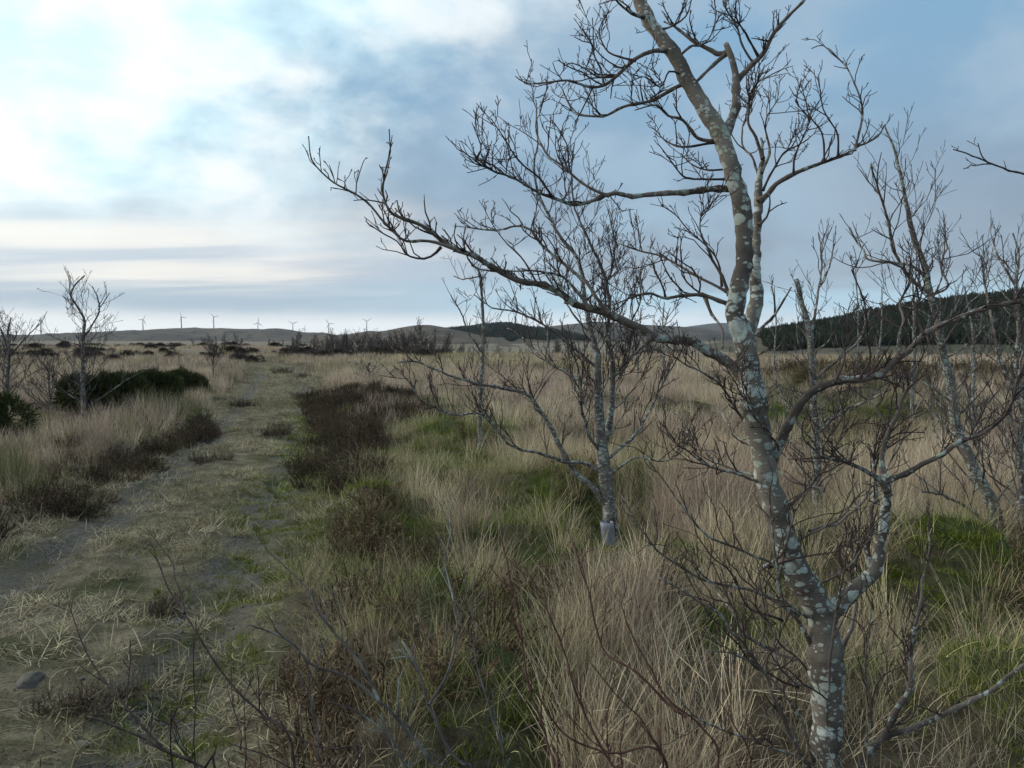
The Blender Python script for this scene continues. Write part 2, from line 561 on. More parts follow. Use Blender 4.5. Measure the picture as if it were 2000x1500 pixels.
hill('hill_far_moor', [(-700, 668), (-300, 664), (0, 660), (100, 655.5), (200, 651), (300, 646.5), (370, 643), (430, 644), (480, 645), (560, 650), (640, 660), (760, 672)], 3300, M['hill'], depth=.55)
hill('hill_far_dome', [(420, 672), (460, 660), (500, 649), (524, 645), (540, 643.5), (556, 645), (580, 650), (620, 656), (650, 659), (700, 664), (780, 676)], 2700, M['hill'], depth=.5)
hill('hill_middle', [(520, 684), (590, 669), (646, 659), (696, 654.5), (728, 651), (750, 649), (770, 645), (790, 641), (818, 637), (840, 637), (860, 641), (880, 645), (910, 651), (940, 660), (970, 670), (1000, 680), (1060, 690)], 1500, M['hill_near'], depth=.55)
_, FOREST_HILL = hill('hill_forest', [(780, 676), (830, 656), (880, 645), (920, 643), (950, 640), (970, 638), (1000, 639), (1025, 643), (1060, 646), (1110, 654), (1180, 668), (1230, 680)], 2300, M['hill_green'], depth=.4)
hill('hill_back_moor', [(980, 668), (1030, 652), (1055, 644), (1080, 639), (1120, 635), (1160, 631), (1200, 632), (1260, 637), (1320, 640), (1370, 643), (1420, 652), (1500, 672)], 2900, M['hill'], depth=.4)
hill('hill_blue_distance', [(1180, 668), (1260, 650), (1330, 642), (1390, 634), (1420, 633), (1460, 640), (1560, 655), (1700, 668)], 5600, M['far_blue'], depth=.3)
_, RIDGE = hill('hill_right_ridge', [(1180, 705), (1290, 694), (1360, 680), (1420, 669), (1480, 658), (1545, 643), (1600, 635), (1650, 626), (1720, 612), (1790, 601), (1842, 594), (1895, 588), (1947, 583), (2000, 573), (2150, 561), (2350, 552), (2600, 545), (3000, 548), (3400, 560)],
                [760, 760, 750, 740, 730, 715, 700, 690, 680, 665, 655, 645, 635, 625, 600, 570, 540, 520, 510], M['hill_green'], depth=.55, shape=1.15, rough=.008)


# ------------------------------------------------------------------ instancing of uncountable stuff
def instancer(coll):
    ng = bpy.data.node_groups.new('scatter', 'GeometryNodeTree')
    ng.interface.new_socket('Geometry', in_out='INPUT', socket_type='NodeSocketGeometry')
    ng.interface.new_socket('Geometry', in_out='OUTPUT', socket_type='NodeSocketGeometry')
    n = ng.nodes
    gi, go = n.new('NodeGroupInput'), n.new('NodeGroupOutput')
    ci = n.new('GeometryNodeCollectionInfo')
    ci.inputs['Collection'].default_value = coll
    ci.inputs['Separate Children'].default_value = True
    ci.inputs['Reset Children'].default_value = True
    ip = n.new('GeometryNodeInstanceOnPoints')
    ip.inputs['Pick Instance'].default_value = True

    def na(name, dt):
        a = n.new('GeometryNodeInputNamedAttribute')
        a.data_type = dt
        a.inputs['Name'].default_value = name
        return a.outputs['Attribute']
    L = ng.links
    L.new(gi.outputs[0], ip.inputs['Points'])
    L.new(ci.outputs[0], ip.inputs['Instance'])
    L.new(na('idx', 'INT'), ip.inputs['Instance Index'])
    L.new(na('rot', 'FLOAT_VECTOR'), ip.inputs['Rotation'])
    L.new(na('scl', 'FLOAT_VECTOR'), ip.inputs['Scale'])
    L.new(ip.outputs[0], go.inputs[0])
    return ng


def source(name, meshes):
    c = bpy.data.collections.new(name)
    for k, me in enumerate(meshes):
        o = bpy.data.objects.new('%s_%02d' % (name, k), me)
        c.objects.link(o)
    return c, len(meshes)


def scatter(name, src, pos, tint, scl, rng, label, cat, tilt=.12, rot=None):
    coll, nk = src
    n = len(pos)
    me = bpy.data.meshes.new(name)
    me.vertices.add(n)
    me.vertices.foreach_set('co', np.ascontiguousarray(pos, np.float32).ravel())
    if rot is None:
        rot = np.stack([rng.normal(0, tilt, n), rng.normal(0, tilt, n), rng.uniform(0, 6.283, n)], -1)
    if scl.ndim == 1:
        scl = np.stack([scl] * 3, -1)
    attr(me, 'rot', 'FLOAT_VECTOR', rot)
    attr(me, 'scl', 'FLOAT_VECTOR', scl)
    attr(me, 'idx', 'INT', rng.integers(0, nk, n))
    attr(me, 'tint', 'FLOAT_COLOR', np.concatenate([np.clip(tint, 0, 1), np.ones((n, 1))], 1))
    o = bpy.data.objects.new(name, me)
    COL.objects.link(o)
    md = o.modifiers.new('scatter', 'NODES')
    md.node_group = instancer(coll)
    tag(o, label, cat, kind='stuff')
    return o


def blade_mesh(name, rng, n, rad, h0, h1, lean, lsd, bend, width, mat, segs=4, outward=.8, droop=0.0, zoff=0.03):
    r = rad * np.sqrt(rng.random(n))
    an = rng.uniform(0, 6.283, n)
    p = np.stack([r * np.cos(an), r * np.sin(an), np.full(n, -zoff)], -1)
    h = rng.uniform(h0, h1, n) * np.where(rng.random(n) < .25, rng.uniform(.4, .8, n), 1)
    az = np.where(rng.random(n) < outward, an + rng.normal(0, .6, n), rng.uniform(0, 6.283, n))
    th = np.abs(rng.normal(lean, lsd, n))
    bd = bend * rng.uniform(.2, 1.5, n)
    kink = np.where(rng.random(n) < droop, rng.uniform(.6, 1.6, n), 0)
    kat = rng.integers(1, segs, n)
    tw = az + rng.uniform(-1.2, 1.2, n)
    side = np.stack([-np.sin(tw), np.cos(tw), np.zeros(n)], -1)
    wd = width * rng.uniform(.6, 1.3, n)
    vs, ts = [], []
    for k in range(segs + 1):
        f = k / segs
        if k < segs:
            w = (wd * (1 - .55 * f) / 2)[:, None]
            vs += [p - side * w, p + side * w]
            ts += [f, f]
        else:
            vs.append(p.copy()); ts.append(1.0)
        th = th + bd / segs * (.4 + 1.2 * f) + np.where(kat == k, kink, 0)
        p = p + (h / segs)[:, None] * np.stack([np.sin(th) * np.cos(az), np.sin(th) * np.sin(az), np.cos(th)], -1)
    nv = len(vs)
    V = np.stack(vs, 1).reshape(-1, 3)
    b = (np.arange(n) * nv)[:, None]
    qs = np.concatenate([b + np.array([2 * k, 2 * k + 1, 2 * k + 3, 2 * k + 2]) for k in range(segs - 1)])
    tr = b + np.array([2 * segs - 2, 2 * segs - 1, 2 * segs])
    o = mesh_obj(name, V, [qs, tr], mat)
    me = o.data
    attr(me, 'tt', 'FLOAT', np.tile(ts, n))
    attr(me, 'br', 'FLOAT', np.repeat(rng.random(n), nv))
    bpy.data.objects.remove(o)
    return me


def pebble_mesh(rng):
    import bmesh
    bm = bmesh.new()
    bmesh.ops.create_icosphere(bm, subdivisions=1, radius=1)
    for v in bm.verts:
        v.co *= float(rng.uniform(.75, 1.15))
        v.co.z *= .6
    me = bpy.data.meshes.new('pebble')
    bm.to_mesh(me)
    bm.free()
    attr(me, 'br', 'FLOAT', np.full(len(me.vertices), .5))
    me.materials.append(M['straw'])
    return me


def straw_mesh(rng):
    """a dead grass stem lying curled on the ground"""
    n, L = 9, rng.uniform(.10, .30)
    a, cv = rng.uniform(0, 6.283), rng.normal(0, 3.2)
    p, V, Fq = np.zeros(2), [], []
    for k in range(n + 1):
        d = np.array([math.cos(a), math.sin(a)])
        sd = np.array([-d[1], d[0]]) * .0016 * (1 - .5 * k / n)
        z = .006 + .020 * math.sin(math.pi * k / n) * (k % 9 > 0)
        V += [(*(p - sd), z), (*(p + sd), z + .0008)]
        p = p + d * L / n
        a += (cv + rng.normal(0, 2.0)) / n
        if k:
            Fq.append([2 * k - 2, 2 * k - 1, 2 * k + 1, 2 * k])
    o = mesh_obj('straw', np.array(V), np.array(Fq), M['straw'])
    attr(o.data, 'tt', 'FLOAT', np.linspace(0, 1, len(V)))
    attr(o.data, 'br', 'FLOAT', np.full(len(V), rng.random()))
    me = o.data
    bpy.data.objects.remove(o)
    return me


def shrub_mesh(name, rng, stems, h0, h1, rad, leaves, leaf, mat):
    """a low wiry shrub: thin forked stems set with tiny leaves"""
    V, Fq, br, tt = [], [], [], []
    for s in range(stems):
        a, r = rng.uniform(0, 6.283), rad * .5 * math.sqrt(rng.random())
        p = np.array([r * math.cos(a), r * math.sin(a), -.03])
        az, th = a + rng.normal(0, .6), abs(rng.normal(.75, .35))
        h = rng.uniform(h0, h1)
        nb = rng.random()
        d = np.array([math.sin(th) * math.cos(az), math.sin(th) * math.sin(az), math.cos(th)])
        side = np.array([-math.sin(az), math.cos(az), 0])
        q = p + d * h * .55
        d2 = d + np.array([0, 0, .5]) + rng.normal(0, .2, 3)
        d2 /= np.linalg.norm(d2)
        e = q + d2 * h * .5
        for (A, B, w) in ((p, q, .0045), (q, e, .003)):
            k = len(V)
            V += [A - side * w, A + side * w, B + side * w * .6, B - side * w * .6]
            Fq.append([k, k + 1, k + 2, k + 3]); br += [nb * .4] * 4; tt += [0, 0, 1, 1]
        for l in range(leaves):
            f = rng.uniform(.2, 1.05)
            c = p + d * h * .55 * f / .55 if f < .55 else q + d2 * h * .5 * (f - .55) / .45
            dl = rng.normal(0, 1, 3) + d * .9 + np.array([0, 0, .5])
            dl /= np.linalg.norm(dl)
            sd = np.cross(dl, rng.normal(0, 1, 3))
            sd /= np.linalg.norm(sd) + 1e-6
            L = leaf * rng.uniform(.6, 1.6)
            k = len(V)
            V += [c - sd * L * .09, c + sd * L * .09, c + dl * L + sd * L * .05, c + dl * L - sd * L * .05]
            Fq.append([k, k + 1, k + 2, k + 3])
            b = rng.random()
            br += [b] * 4; tt += [0, 0, 1, 1]
    o = mesh_obj(name, np.array(V), np.array(Fq), mat)
    attr(o.data, 'tt', 'FLOAT', tt)
    attr(o.data, 'br', 'FLOAT', br)
    me = o.data
    bpy.data.objects.remove(o)
    return me


def rand_ground(rng, n, y0, y1, margin=1.25, power=1.0):
    """random points of the ground in view (and a step to either side), evenly spread over the band y0..y1"""
    y = np.sqrt(rng.uniform(y0 ** 2, y1 ** 2, n)) if power == 1.0 else (rng.uniform(y0 ** power, y1 ** power, n)) ** (1 / power)
    hw = y * 1000 / F * margin + .8
    x = rng.uniform(-1, 1, n) * hw
    return x, y


def in_poly(px, py, poly):
    c = np.zeros(px.shape, bool)
    j = len(poly) - 1
    for i in range(len(poly)):
        xi, yi = poly[i]; xj, yj = poly[j]
        t = ((yi > py) != (yj > py)) & (px < (xj - xi) * (py - yi) / (yj - yi + 1e-9) + xi)
        c ^= t
        j = i
    return c


HEATH_RIGHT = [(615, 765), (700, 768), (815, 778), (835, 800), (795, 838), (748, 872), (738, 940), (660, 975), (585, 955), (578, 905), (595, 860), (608, 815)]
HEATH_LEFT = [(-260, 1120), (-60, 1035), (60, 985), (170, 935), (290, 883), (345, 865), (412, 822), (425, 848), (340, 893), (270, 945), (150, 1010), (40, 1060), (-60, 1110), (-260, 1220)]


def heath_mask(x, y):
    px, py = proj(x, y)
    j = (fbm(x * 1.7, y * 1.7, 41) - .5)
    return in_poly(px + j * 90, py + j * 30, HEATH_RIGHT) | in_poly(px + j * 40, py + 4 + j * 14, HEATH_LEFT)


BACK_HEATH = [(1500, 735), (1560, 728), (1760, 730), (2000, 735), (2200, 740), (2200, 800), (2000, 802), (1750, 800), (1560, 792), (1480, 765)]


def lerp(a, b, f):
    return np.asarray(a) * (1 - f[:, None]) + np.asarray(b) * f[:, None]


def build_grass():
    rng = np.random.default_rng(7)
    T = lambda nm, k, *a, **kw: [blade_mesh(nm, rng, *a, **kw) for _ in range(k)]
    tall_near = source('tall_tuft_source', T('tall', 9, 60, .10, .30, .62, .16, .13, .46, .0038, M['straw'], segs=5, outward=.65, droop=.10))
    tall_mid = source('mid_tuft_source', T('midt', 7, 46, .19, .34, .64, .16, .12, .42, .0058, M['straw'], segs=3, outward=.6, droop=.05))
    tall_far = source('far_tuft_source', T('fart', 6, 46, .55, .34, .66, .14, .12, .40, .018, M['straw'], segs=2, outward=.5))
    mid = source('low_tuft_source', T('lowt', 8, 70, .13, .12, .32, .42, .28, .75, .0030, M['straw'], segs=4, outward=.75, droop=.15))
    green = source('green_tuft_source', T('greent', 7, 64, .12, .10, .28, .40, .25, .95, .0036, M['green'], segs=4, outward=.8))
    moss = source('moss_source', T('moss', 6, 260, .11, .015, .065, .35, .35, .5, .0042, M['moss'], segs=2, outward=.5))
    mat_ = source('matted_tuft_source', T('mat', 8, 46, .13, .05, .17, .95, .32, .6, .0062, M['straw'], segs=3, outward=.4, zoff=.005))
    straws = source('straw_source', [straw_mesh(rng) for _ in range(8)])
    rush = source('rush_source', T('rush', 4, 70, .13, .35, .68, .12, .10, .12, .0042, M['green'], segs=3, outward=.8))

    STRAW, BUFF, PINK, OLIVE = (.62, .52, .35), (.50, .41, .285), (.46, .355, .275), (.34, .315, .14)
    GRN, DGRN, YGRN = (.10, .16, .035), (.05, .09, .02), (.21, .26, .05)

    def straw_tint(x, y, n):
        f = fbm(x * .8, y * .8, 51)
        c = lerp(STRAW, BUFF, np.clip(rng.normal(.5, .3, n), 0, 1))
        c = lerp(c, PINK, .25 + sst(f, .40, .60) * .70)
        c = c * (1 - .35 * sst(fbm(x * .9 + 40, y * .9, 52), .58, .72))[:, None]
        g = green_at(x, y)
        return lerp(c, OLIVE, g * .5) * rng.uniform(.70, 1.45, n)[:, None]

    def place(x, y, keep, dz=0.0):
        x, y = x[keep], y[keep]
        return x, y, np.stack([x, y, height(x, y) + dz], -1)

    def tall_px(x, y):
        px, py = proj(x, y, .15)
        v = 0
        for a, b, ra, rb in ((1190, 1330, 180, 170), (1330, 1030, 110, 130), (1000, 940, 110, 50), (1430, 1180, 90, 90), (1700, 1020, 120, 80), (1850, 960, 160, 60), (640, 1130, 70, 60), (930, 1130, 80, 60), (1990, 1300, 70, 120), (1400, 1430, 160, 70)):
            v = np.maximum(v, np.exp(-((px - a) / ra) ** 2 - ((py - b) / rb) ** 2))
        return sst(v, .30, .65)

    def off_track(x, y, a=1.0, b=1.35):
        clear = 1.0
        for gx, gy in ((P(1192, 1075, 6.42)[0], 6.0), (P(1602, 1040, 6.85)[0], 6.5)):
            clear = clear * (1 - .55 * np.exp(-((x - gx) / .22) ** 2 - ((y - gy) / .55) ** 2))
        u = np.abs(track_u(x, y)) + (fbm(x * 1.6, y * 1.6, 61) - .5) * .5
        return sst(u, a, b) * clear

    # ---- tall pale moor grass, three sizes of tuft with distance
    x, y = rand_ground(rng, 11000, 1.5, 11)
    clump = np.maximum(sst(fbm(x * 1.3, y * 1.3, 71), .42, .54), tall_px(x, y))
    right = sst(x - np.interp(y, [2, 4, 7, 11], [-.75, -.85, -1.2, -1.5]), -.15, .7)
    left = sst(-track_u(x, y), 1.25, 1.9)
    gmax = np.maximum(np.maximum(green_at(x, y), green_at(x, y, .2)), green_at(x, y, .42))
    dens = (.02 + .98 * clump) * np.maximum(right, left * .7) * (1 - .95 * sst(gmax, .18, .55)) * off_track(x, y) * (1 - .9 * heath_mask(x, y))
    x, y, p = place(x, y, rng.random(len(x)) < dens)
    n = len(x)
    s = rng.uniform(.55, 1.05, n) * (.55 + .7 * fbm(x * .9, y * .9, 72)) * (1 + .18 * tall_px(x, y))
    s *= np.where(y < 2.6, .75, 1)
    scatter('tall_pale_grass', tall_near, p, straw_tint(x, y, n), s, rng, 'tall pale dry moor grass in tufts across the near ground', 'grass', .16)
    x, y = rand_ground(rng, 15000, 10.5, 34)
    clump = sst(fbm(x * .8, y * .8, 73), .40, .55)
    dens = (.16 + .84 * clump) * (1 - .97 * sst(np.maximum(green_at(x, y), np.maximum(green_at(x, y, .2), green_at(x, y, .4))), .15, .5)) * off_track(x, y, 1.05, 1.4) * (1 - .80 * heath_mask(x, y))
    x, y, p = place(x, y, rng.random(len(x)) < dens)
    n = len(x)
    scatter('pale_grass', tall_mid, p, straw_tint(x, y, n), rng.uniform(.45, .95, n), rng, 'dry straw-coloured grass on the moor in the middle distance', 'grass', .14)
    x, y = rand_ground(rng, 22000, 32, 100, 1.15)
    dens = (.35 + .65 * sst(fbm(x * .22, y * .22, 74), .32, .5)) * off_track(x, y, 1.1, 1.6)
    x, y, p = place(x, y, rng.random(len(x)) < dens)
    n = len(x)
    scatter('far_pale_grass', tall_far, p, straw_tint(x * .2, y * .2, n) * .95, rng.uniform(.45, .9, n), rng, 'far sweep of pale grass reaching to the thicket', 'grass', .12)

    # ---- lower tufts between
    x, y = rand_ground(rng, 8000, 1.3, 13)
    dens = off_track(x, y, .9, 1.2) * (1 - .8 * heath_mask(x, y)) * .9 * (1 - .75 * sst(green_at(x, y), .3, .8))
    x, y, p = place(x, y, rng.random(len(x)) < dens)
    n = len(x)
    g = green_at(x, y)
    c = lerp(straw_tint(x, y, n) * .85, OLIVE, np.clip(g + rng.normal(.15, .25, n), 0, 1) * .8)
    scatter('low_tussock_grass', mid, p, c, rng.uniform(.55, 1.15, n), rng, 'low tangled tussock grass between the tall tufts', 'grass', .15)
    x, y = rand_ground(rng, 7000, 1.3, 20)
    dens = .55 * green_at(x, y) ** .7 * off_track(x, y, .95, 1.25) * (1 - heath_mask(x, y))
    x, y, p = place(x, y, rng.random(len(x)) < dens)
    n = len(x)
    c = lerp(GRN, YGRN, np.clip(rng.normal(.35, .3, n), 0, 1))
    c = lerp(c, DGRN, sst(fbm(x * .6, y * .6, 55), .45, .6) * .7)
    scatter('green_grass', green, p, c, rng.uniform(.5, 1.1, n), rng, 'fresh green grass growing through the dead tussocks', 'grass', .15)
    # ---- moss cushions
    x, y = rand_ground(rng, 22000, 1.3, 17)
    g = green_at(x, y)
    u = track_u(x, y)
    trk = np.exp(-((u - .66) / .30) ** 2) * sst(fbm(x * 1.3, y * 1.3, 57), .30, .46)
    dens = np.maximum(sst(g, .22, .6) * off_track(x, y), trk * .9) * (1 - heath_mask(x, y))
    x, y, p = place(x, y, rng.random(len(x)) < dens)
    n = len(x)
    c = lerp((.085, .115, .022), (.205, .235, .045), np.clip(fbm(x * 1.2, y * 1.2, 58) + rng.normal(-.05, .2, n), 0, 1))
    scatter('moss', moss, p, c, rng.uniform(.6, 1.3, n), rng, 'yellow-green moss and fine turf on hummocks and beside the wheel rut', 'moss', .1)
    # ---- matted short grass on the track
    x, y = rand_ground(rng, 30000, 2.0, 22)
    u = track_u(x, y)
    keep = np.abs(u) < 1.4
    x, y, u = x[keep], y[keep], u[keep]
    rut = np.exp(-((np.abs(u) - .60) / .22) ** 2)
    n0 = fbm(x * 1.9, y * 1.9, 62)
    dens = (.16 + .84 * sst(n0, .38, .56)) * (1 - np.where(u > 0, .45, .68) * rut)
    x, y, p = place(x, y, rng.random(len(x)) < dens)
    n = len(x)
    f = fbm(x * 1.4, y * 1.4, 63)
    c = lerp((.50, .43, .29), (.25, .215, .13), np.clip(sst(f, .38, .6) + rng.normal(0, .2, n), 0, 1))
    c = lerp(c, (.22, .26, .065), sst(track_u(x, y), .15, .7) * sst(fbm(x * 1.1, y * 1.1, 64), .35, .6) * .9)
    scatter('matted_track_grass', mat_, p, c, rng.uniform(.45, 1.05, n), rng, 'short flattened grass matted over the grassy track', 'grass', .1)
    x, y = rand_ground(rng, 9000, 20, 60, 1.1)
    u = track_u(x, y)
    keep = (np.abs(u) < 1.35) & (rng.random(len(x)) < .9)
    x, y, p = place(x, y, keep)
    n = len(x)
    c = lerp((.42, .36, .24), (.22, .195, .11), np.clip(rng.normal(.5, .3, n), 0, 1))
    scatter('far_track_grass', mat_, p, c, rng.uniform(1.0, 2.0, n), rng, 'trodden grass on the far stretch of the track', 'grass', .1)
    x, y = rand_ground(rng, 16000, 2.2, 24)
    u = track_u(x, y)
    lump = sst(vn(x * 2.6, y * 2.6, 13), .50, .75) * .7 + sst(fbm(x * 3.1, y * 3.1, 66), .50, .66)
    keep = (np.abs(u) < 1.25) & (rng.random(len(x)) < lump * (1 - .7 * np.exp(-((np.abs(u) - .6) / .2) ** 2)))
    x, y, p = place(x, y, keep)
    n = len(x)
    f = fbm(x * 1.4 + 9, y * 1.4, 63)
    c = lerp((.54, .46, .31), (.19, .155, .095), np.clip(sst(f, .36, .62) + rng.normal(0, .25, n), 0, 1))
    c = lerp(c, (.13, .17, .045), (rng.random(n) < .25 + .35 * sst(track_u(x, y), .3, .9)) * .8)
    scatter('short_track_tufts', mid, p, c, rng.uniform(.20, .48, n), rng, 'small ragged grass tufts dotted over the track', 'grass', .25)
    # ---- pebbles in the wheel ruts
    x, y = rand_ground(rng, 9000, 2.2, 13)
    u = track_u(x, y)
    keep = (rng.random(len(x)) < np.exp(-((np.abs(u) - .6) / .22) ** 2) * .5)
    x, y, p = place(x, y, keep, .002)
    n = len(x)
    scatter('gravel', source('pebble_source', [pebble_mesh(rng) for _ in range(5)]), p, lerp((.12, .12, .115), (.24, .23, .215), rng.random(n)), rng.uniform(.004, .016, n) * rng.uniform(.6, 1.3, n), rng, 'small grey gravel showing in the wheel ruts', 'gravel', .3)
    # ---- loose straws
    x, y = rand_ground(rng, 1300, 2.3, 9)
    keep = np.abs(track_u(x, y)) < 1.3
    x, y, p = place(x, y, keep, .015)
    n = len(x)
    scatter('loose_straw', straws, p, lerp((.48, .41, .29), (.36, .29, .20), rng.random(n)), rng.uniform(.5, 1.1, n), rng, 'loose dead straws lying on the track', 'straw', .05)
    # ---- rushes
    spots = [(355, 800, 26, 14), (225, 865, 30, 14), (20, 945, 30, 20), (330, 815, 30, 8), (470, 745, 25, 8), (455, 775, 25, 10), (1560, 790, 60, 10), (1450, 760, 40, 10), (540, 1000, 0, 0), (1640, 815, 60, 10)]
    xs, ys = [], []
    for a, b, ra, rb in spots:
        for k in range(14):
            X, Y = G(a + rng.normal(0, ra), b + abs(rng.normal(0, rb)))
            xs.append(X); ys.append(Y)
    x, y = np.array(xs), np.array(ys)
    x, y, p = place(x, y, np.abs(track_u(x, y)) > 1.1)
    n = len(x)
    scatter('rushes', rush, p, lerp((.12, .14, .06), (.24, .22, .12), rng.random(n)), rng.uniform(.6, 1.0, n), rng, 'grey-green rushes in clumps beside the track', 'rushes', .08)

    # ---- heather
    hea = source('heather_source', [shrub_mesh('heather_m', rng, 30, .12, .34, .24, 26, .030, M['heather']) for _ in range(6)])
    x, y = rand_ground(rng, 30000, 4, 30)
    m = heath_mask(x, y)
    px, py = proj(x, y)
    for nm, sel, lab in (('heather_patch', px > 520, 'broad dark brown heather patch along the right edge of the track'),
                         ('heather_bank', px <= 520, 'long dark heather strip along the left edge of the track')):
        k = m & sel & (rng.random(len(x)) < .28 + .60 * sst(fbm(x * 1.5, y * 1.5, 44), .34, .50))
        X, Y, p = place(x, y, k)
        n = len(X)
        c = lerp((.085, .062, .045), (.16, .115, .080), np.clip(rng.normal(.4, .35, n), 0, 1))
        c = lerp(c, (.055, .058, .028), (rng.random(n) < .2) * .8)
        scatter(nm, hea, p, c, rng.uniform(.5, 1.05, n) * (.62 + .4 * fbm(X * 1.3, Y * 1.3, 43)), rng, lab, 'heather', .3)
    x, y = rand_ground(rng, 14000, 15, 42)
    px, py = proj(x, y)
    k = in_poly(px + (fbm(x * .5, y * .5, 91) - .5) * 200, py, BACK_HEATH) & (fbm(x * .45, y * .45, 92) > .47)
    X, Y, p = place(x, y, k)
    n = len(X)
    c = lerp((.085, .062, .040), (.14, .115, .055), rng.random(n))
    scatter('heather_hummock', hea, p, c, rng.uniform(1.0, 1.9, n), rng, 'brown heather hummocks in the pale grass behind the lichened tree', 'heather', .15)
    # brown dead growth among the near grass
    x, y = rand_ground(rng, 1300, 1.8, 13)
    k = (sst(fbm(x * .9 + 40, y * .9, 52), .54, .66) > rng.random(len(x))) & (np.abs(track_u(x, y)) > 1.15) & (tall_px(x, y) < .3)
    X, Y, p = place(x, y, k)
    n = len(X)
    c = lerp((.12, .085, .055), (.22, .155, .10), rng.random(n))
    scatter('brown_undergrowth', hea, p, c, rng.uniform(.5, 1.0, n), rng, 'dead brown undergrowth among the near tussocks', 'undergrowth', .2)
    # ---- single heather clumps standing on the track
    cl = [(400, 905, .34, 'low dark heather clump beside the left wheel rut'), (520, 850, .42, 'dark heather clump on the crown of the track, the larger of two'),
          (556, 832, .36, 'dark heather clump on the crown of the track, just beyond the larger one'), (585, 775, .5, 'heather clump in the middle of the track at its narrow far stretch'),
          (480, 790, .5, 'heather clump on the left verge of the track below the sapling'), (548, 728, .7, 'farthest heather clump on the crest of the track'),
          (592, 735, .6, 'heather clump at the right edge of the track crest'), (300, 1190, .22, 'small dark heather sprig on the near track beside a grey stone'),
          (120, 1385, .30, 'dark heather clump at the bottom left of the near track'), (530, 1335, .24, 'red-brown dead clump at the right edge of the near track')]
    for a, b, s, lab in cl:
        X, Y = G(a, b)
        V, Fs, off = [], [], 0
        for k in range(7):
            me = hea[0].objects[k % 5].data
            v = np.empty(len(me.vertices) * 3, np.float32)
            me.vertices.foreach_get('co', v)
            v = v.reshape(-1, 3) * s * rng.uniform(1.1, 1.6)
            an = rng.uniform(0, 6.283)
            v = np.stack([v[:, 0] * math.cos(an) - v[:, 1] * math.sin(an), v[:, 0] * math.sin(an) + v[:, 1] * math.cos(an), v[:, 2]], -1)
            v[:, :2] += rng.normal(0, s * .30, 2)
            V.append(v)
            Fs.append(np.arange(len(v)).reshape(-1, 4) + off)
            off += len(v)
        o = mesh_obj('heather_clump', np.concatenate(V), np.concatenate(Fs), M['heather_solid'], loc=(X, Y, hz(X, Y)))
        tag(o, lab, 'heather', 'heather clumps on the track')


M['heather_solid'] = mat_noisy('heather_clump_leaves', (.075, .055, .040), (.16, .115, .080), 40)
build_grass()


# ------------------------------------------------------------------ trees
def tubes(lines):
    """(points, radii, sides) polylines to one mesh, in batches of equal shape"""
    by = {}
    for p, r, s in lines:
        by.setdefault((len(p), s), []).append((p, r))
    V, Fq, Ft, off = [], [], [], 0
    for (n, s), L in by.items():
        Pn = np.array([a for a, _ in L]); Rn = np.array([b for _, b in L])
        m = len(L)
        T = np.gradient(Pn, axis=1)
        T /= np.linalg.norm(T, axis=2, keepdims=True) + 1e-9
        ref = np.where(np.abs(T[:, 0, 2:3]) < .9, np.array([[0, 0, 1.]]), np.array([[1., 0, 0]]))
        U = np.cross(T[:, 0], ref)
        U /= np.linalg.norm(U, axis=1, keepdims=True) + 1e-9
        ang = np.arange(s) * 2 * math.pi / s
        rings = []
        for k in range(n):
            U = U - T[:, k] * np.sum(U * T[:, k], 1, keepdims=True)
            U /= np.linalg.norm(U, axis=1, keepdims=True) + 1e-9
            W = np.cross(T[:, k], U)
            ring = Pn[:, k, None] + Rn[:, k, None, None] * (U[:, None] * np.cos(ang)[None, :, None] + W[:, None] * np.sin(ang)[None, :, None])
            rings.append(ring)
        A = np.stack(rings, 1).reshape(m, n * s, 3)
        V.append(A.reshape(-1, 3))
        b = off + np.arange(m)[:, None, None] * n * s
        i = np.arange(n - 1)[None, :, None] * s
        j = np.arange(s)[None, None, :]
        j2 = (j + 1) % s
        Fq.append(np.stack([b + i + j, b + i + j2, b + i + s + j2, b + i + s + j], -1).reshape(-1, 4))
        if s == 3:
            e = off + np.arange(m)[:, None] * n * s + (n - 1) * s
            Ft.append(np.concatenate([e, e + 1, e + 2], 1))
        elif s >= 4:
            e = off + np.arange(m)[:, None] * n * s + (n - 1) * s
            for k in range(1, s - 1):
                Ft.append(np.concatenate([e, e + k, e + k + 1], 1))
        off += m * n * s
    fs = [np.concatenate(Fq)]
    if Ft:
        fs.append(np.concatenate(Ft))
    return np.concatenate(V), fs


def smooth_line(p, n, kink=0.0, rng=None):
    p = np.asarray(p, float)
    d = np.concatenate([[0], np.cumsum(np.linalg.norm(np.diff(p, axis=0), axis=1))])
    t = np.linspace(0, d[-1], n)
    e = np.vstack([2 * p[0] - p[1], p, 2 * p[-1] - p[-2]])
    k = np.clip(np.searchsorted(d, t, 'right') - 1, 0, len(p) - 2)
    f = ((t - d[k]) / np.maximum(d[k + 1] - d[k], 1e-9))[:, None]
    a, b, c, g = e[k], e[k + 1], e[k + 2], e[k + 3]
    q = .5 * (2 * b + (c - a) * f + (2 * a - 5 * b + 4 * c - g) * f ** 2 + (3 * b - a - 3 * c + g) * f ** 3)
    if kink and rng is not None:
        q[1:-1] += rng.normal(0, kink, (n - 2, 3))
    return q


def unit(v):
    return v / (np.linalg.norm(v) + 1e-9)


def shoot(rng, p, d, L, r0, r1, n, kink, up):
    """one growing twig: kinked at every node and turning up towards the light"""
    pts = [p]
    d = unit(d)
    for k in range(n):
        d = unit(d + rng.normal(0, kink, 3) + np.array([0, 0, up]))
        pts.append(pts[-1] + d * L / n)
    rr = np.linspace(r0, r1, n + 1)
    return np.array(pts), rr


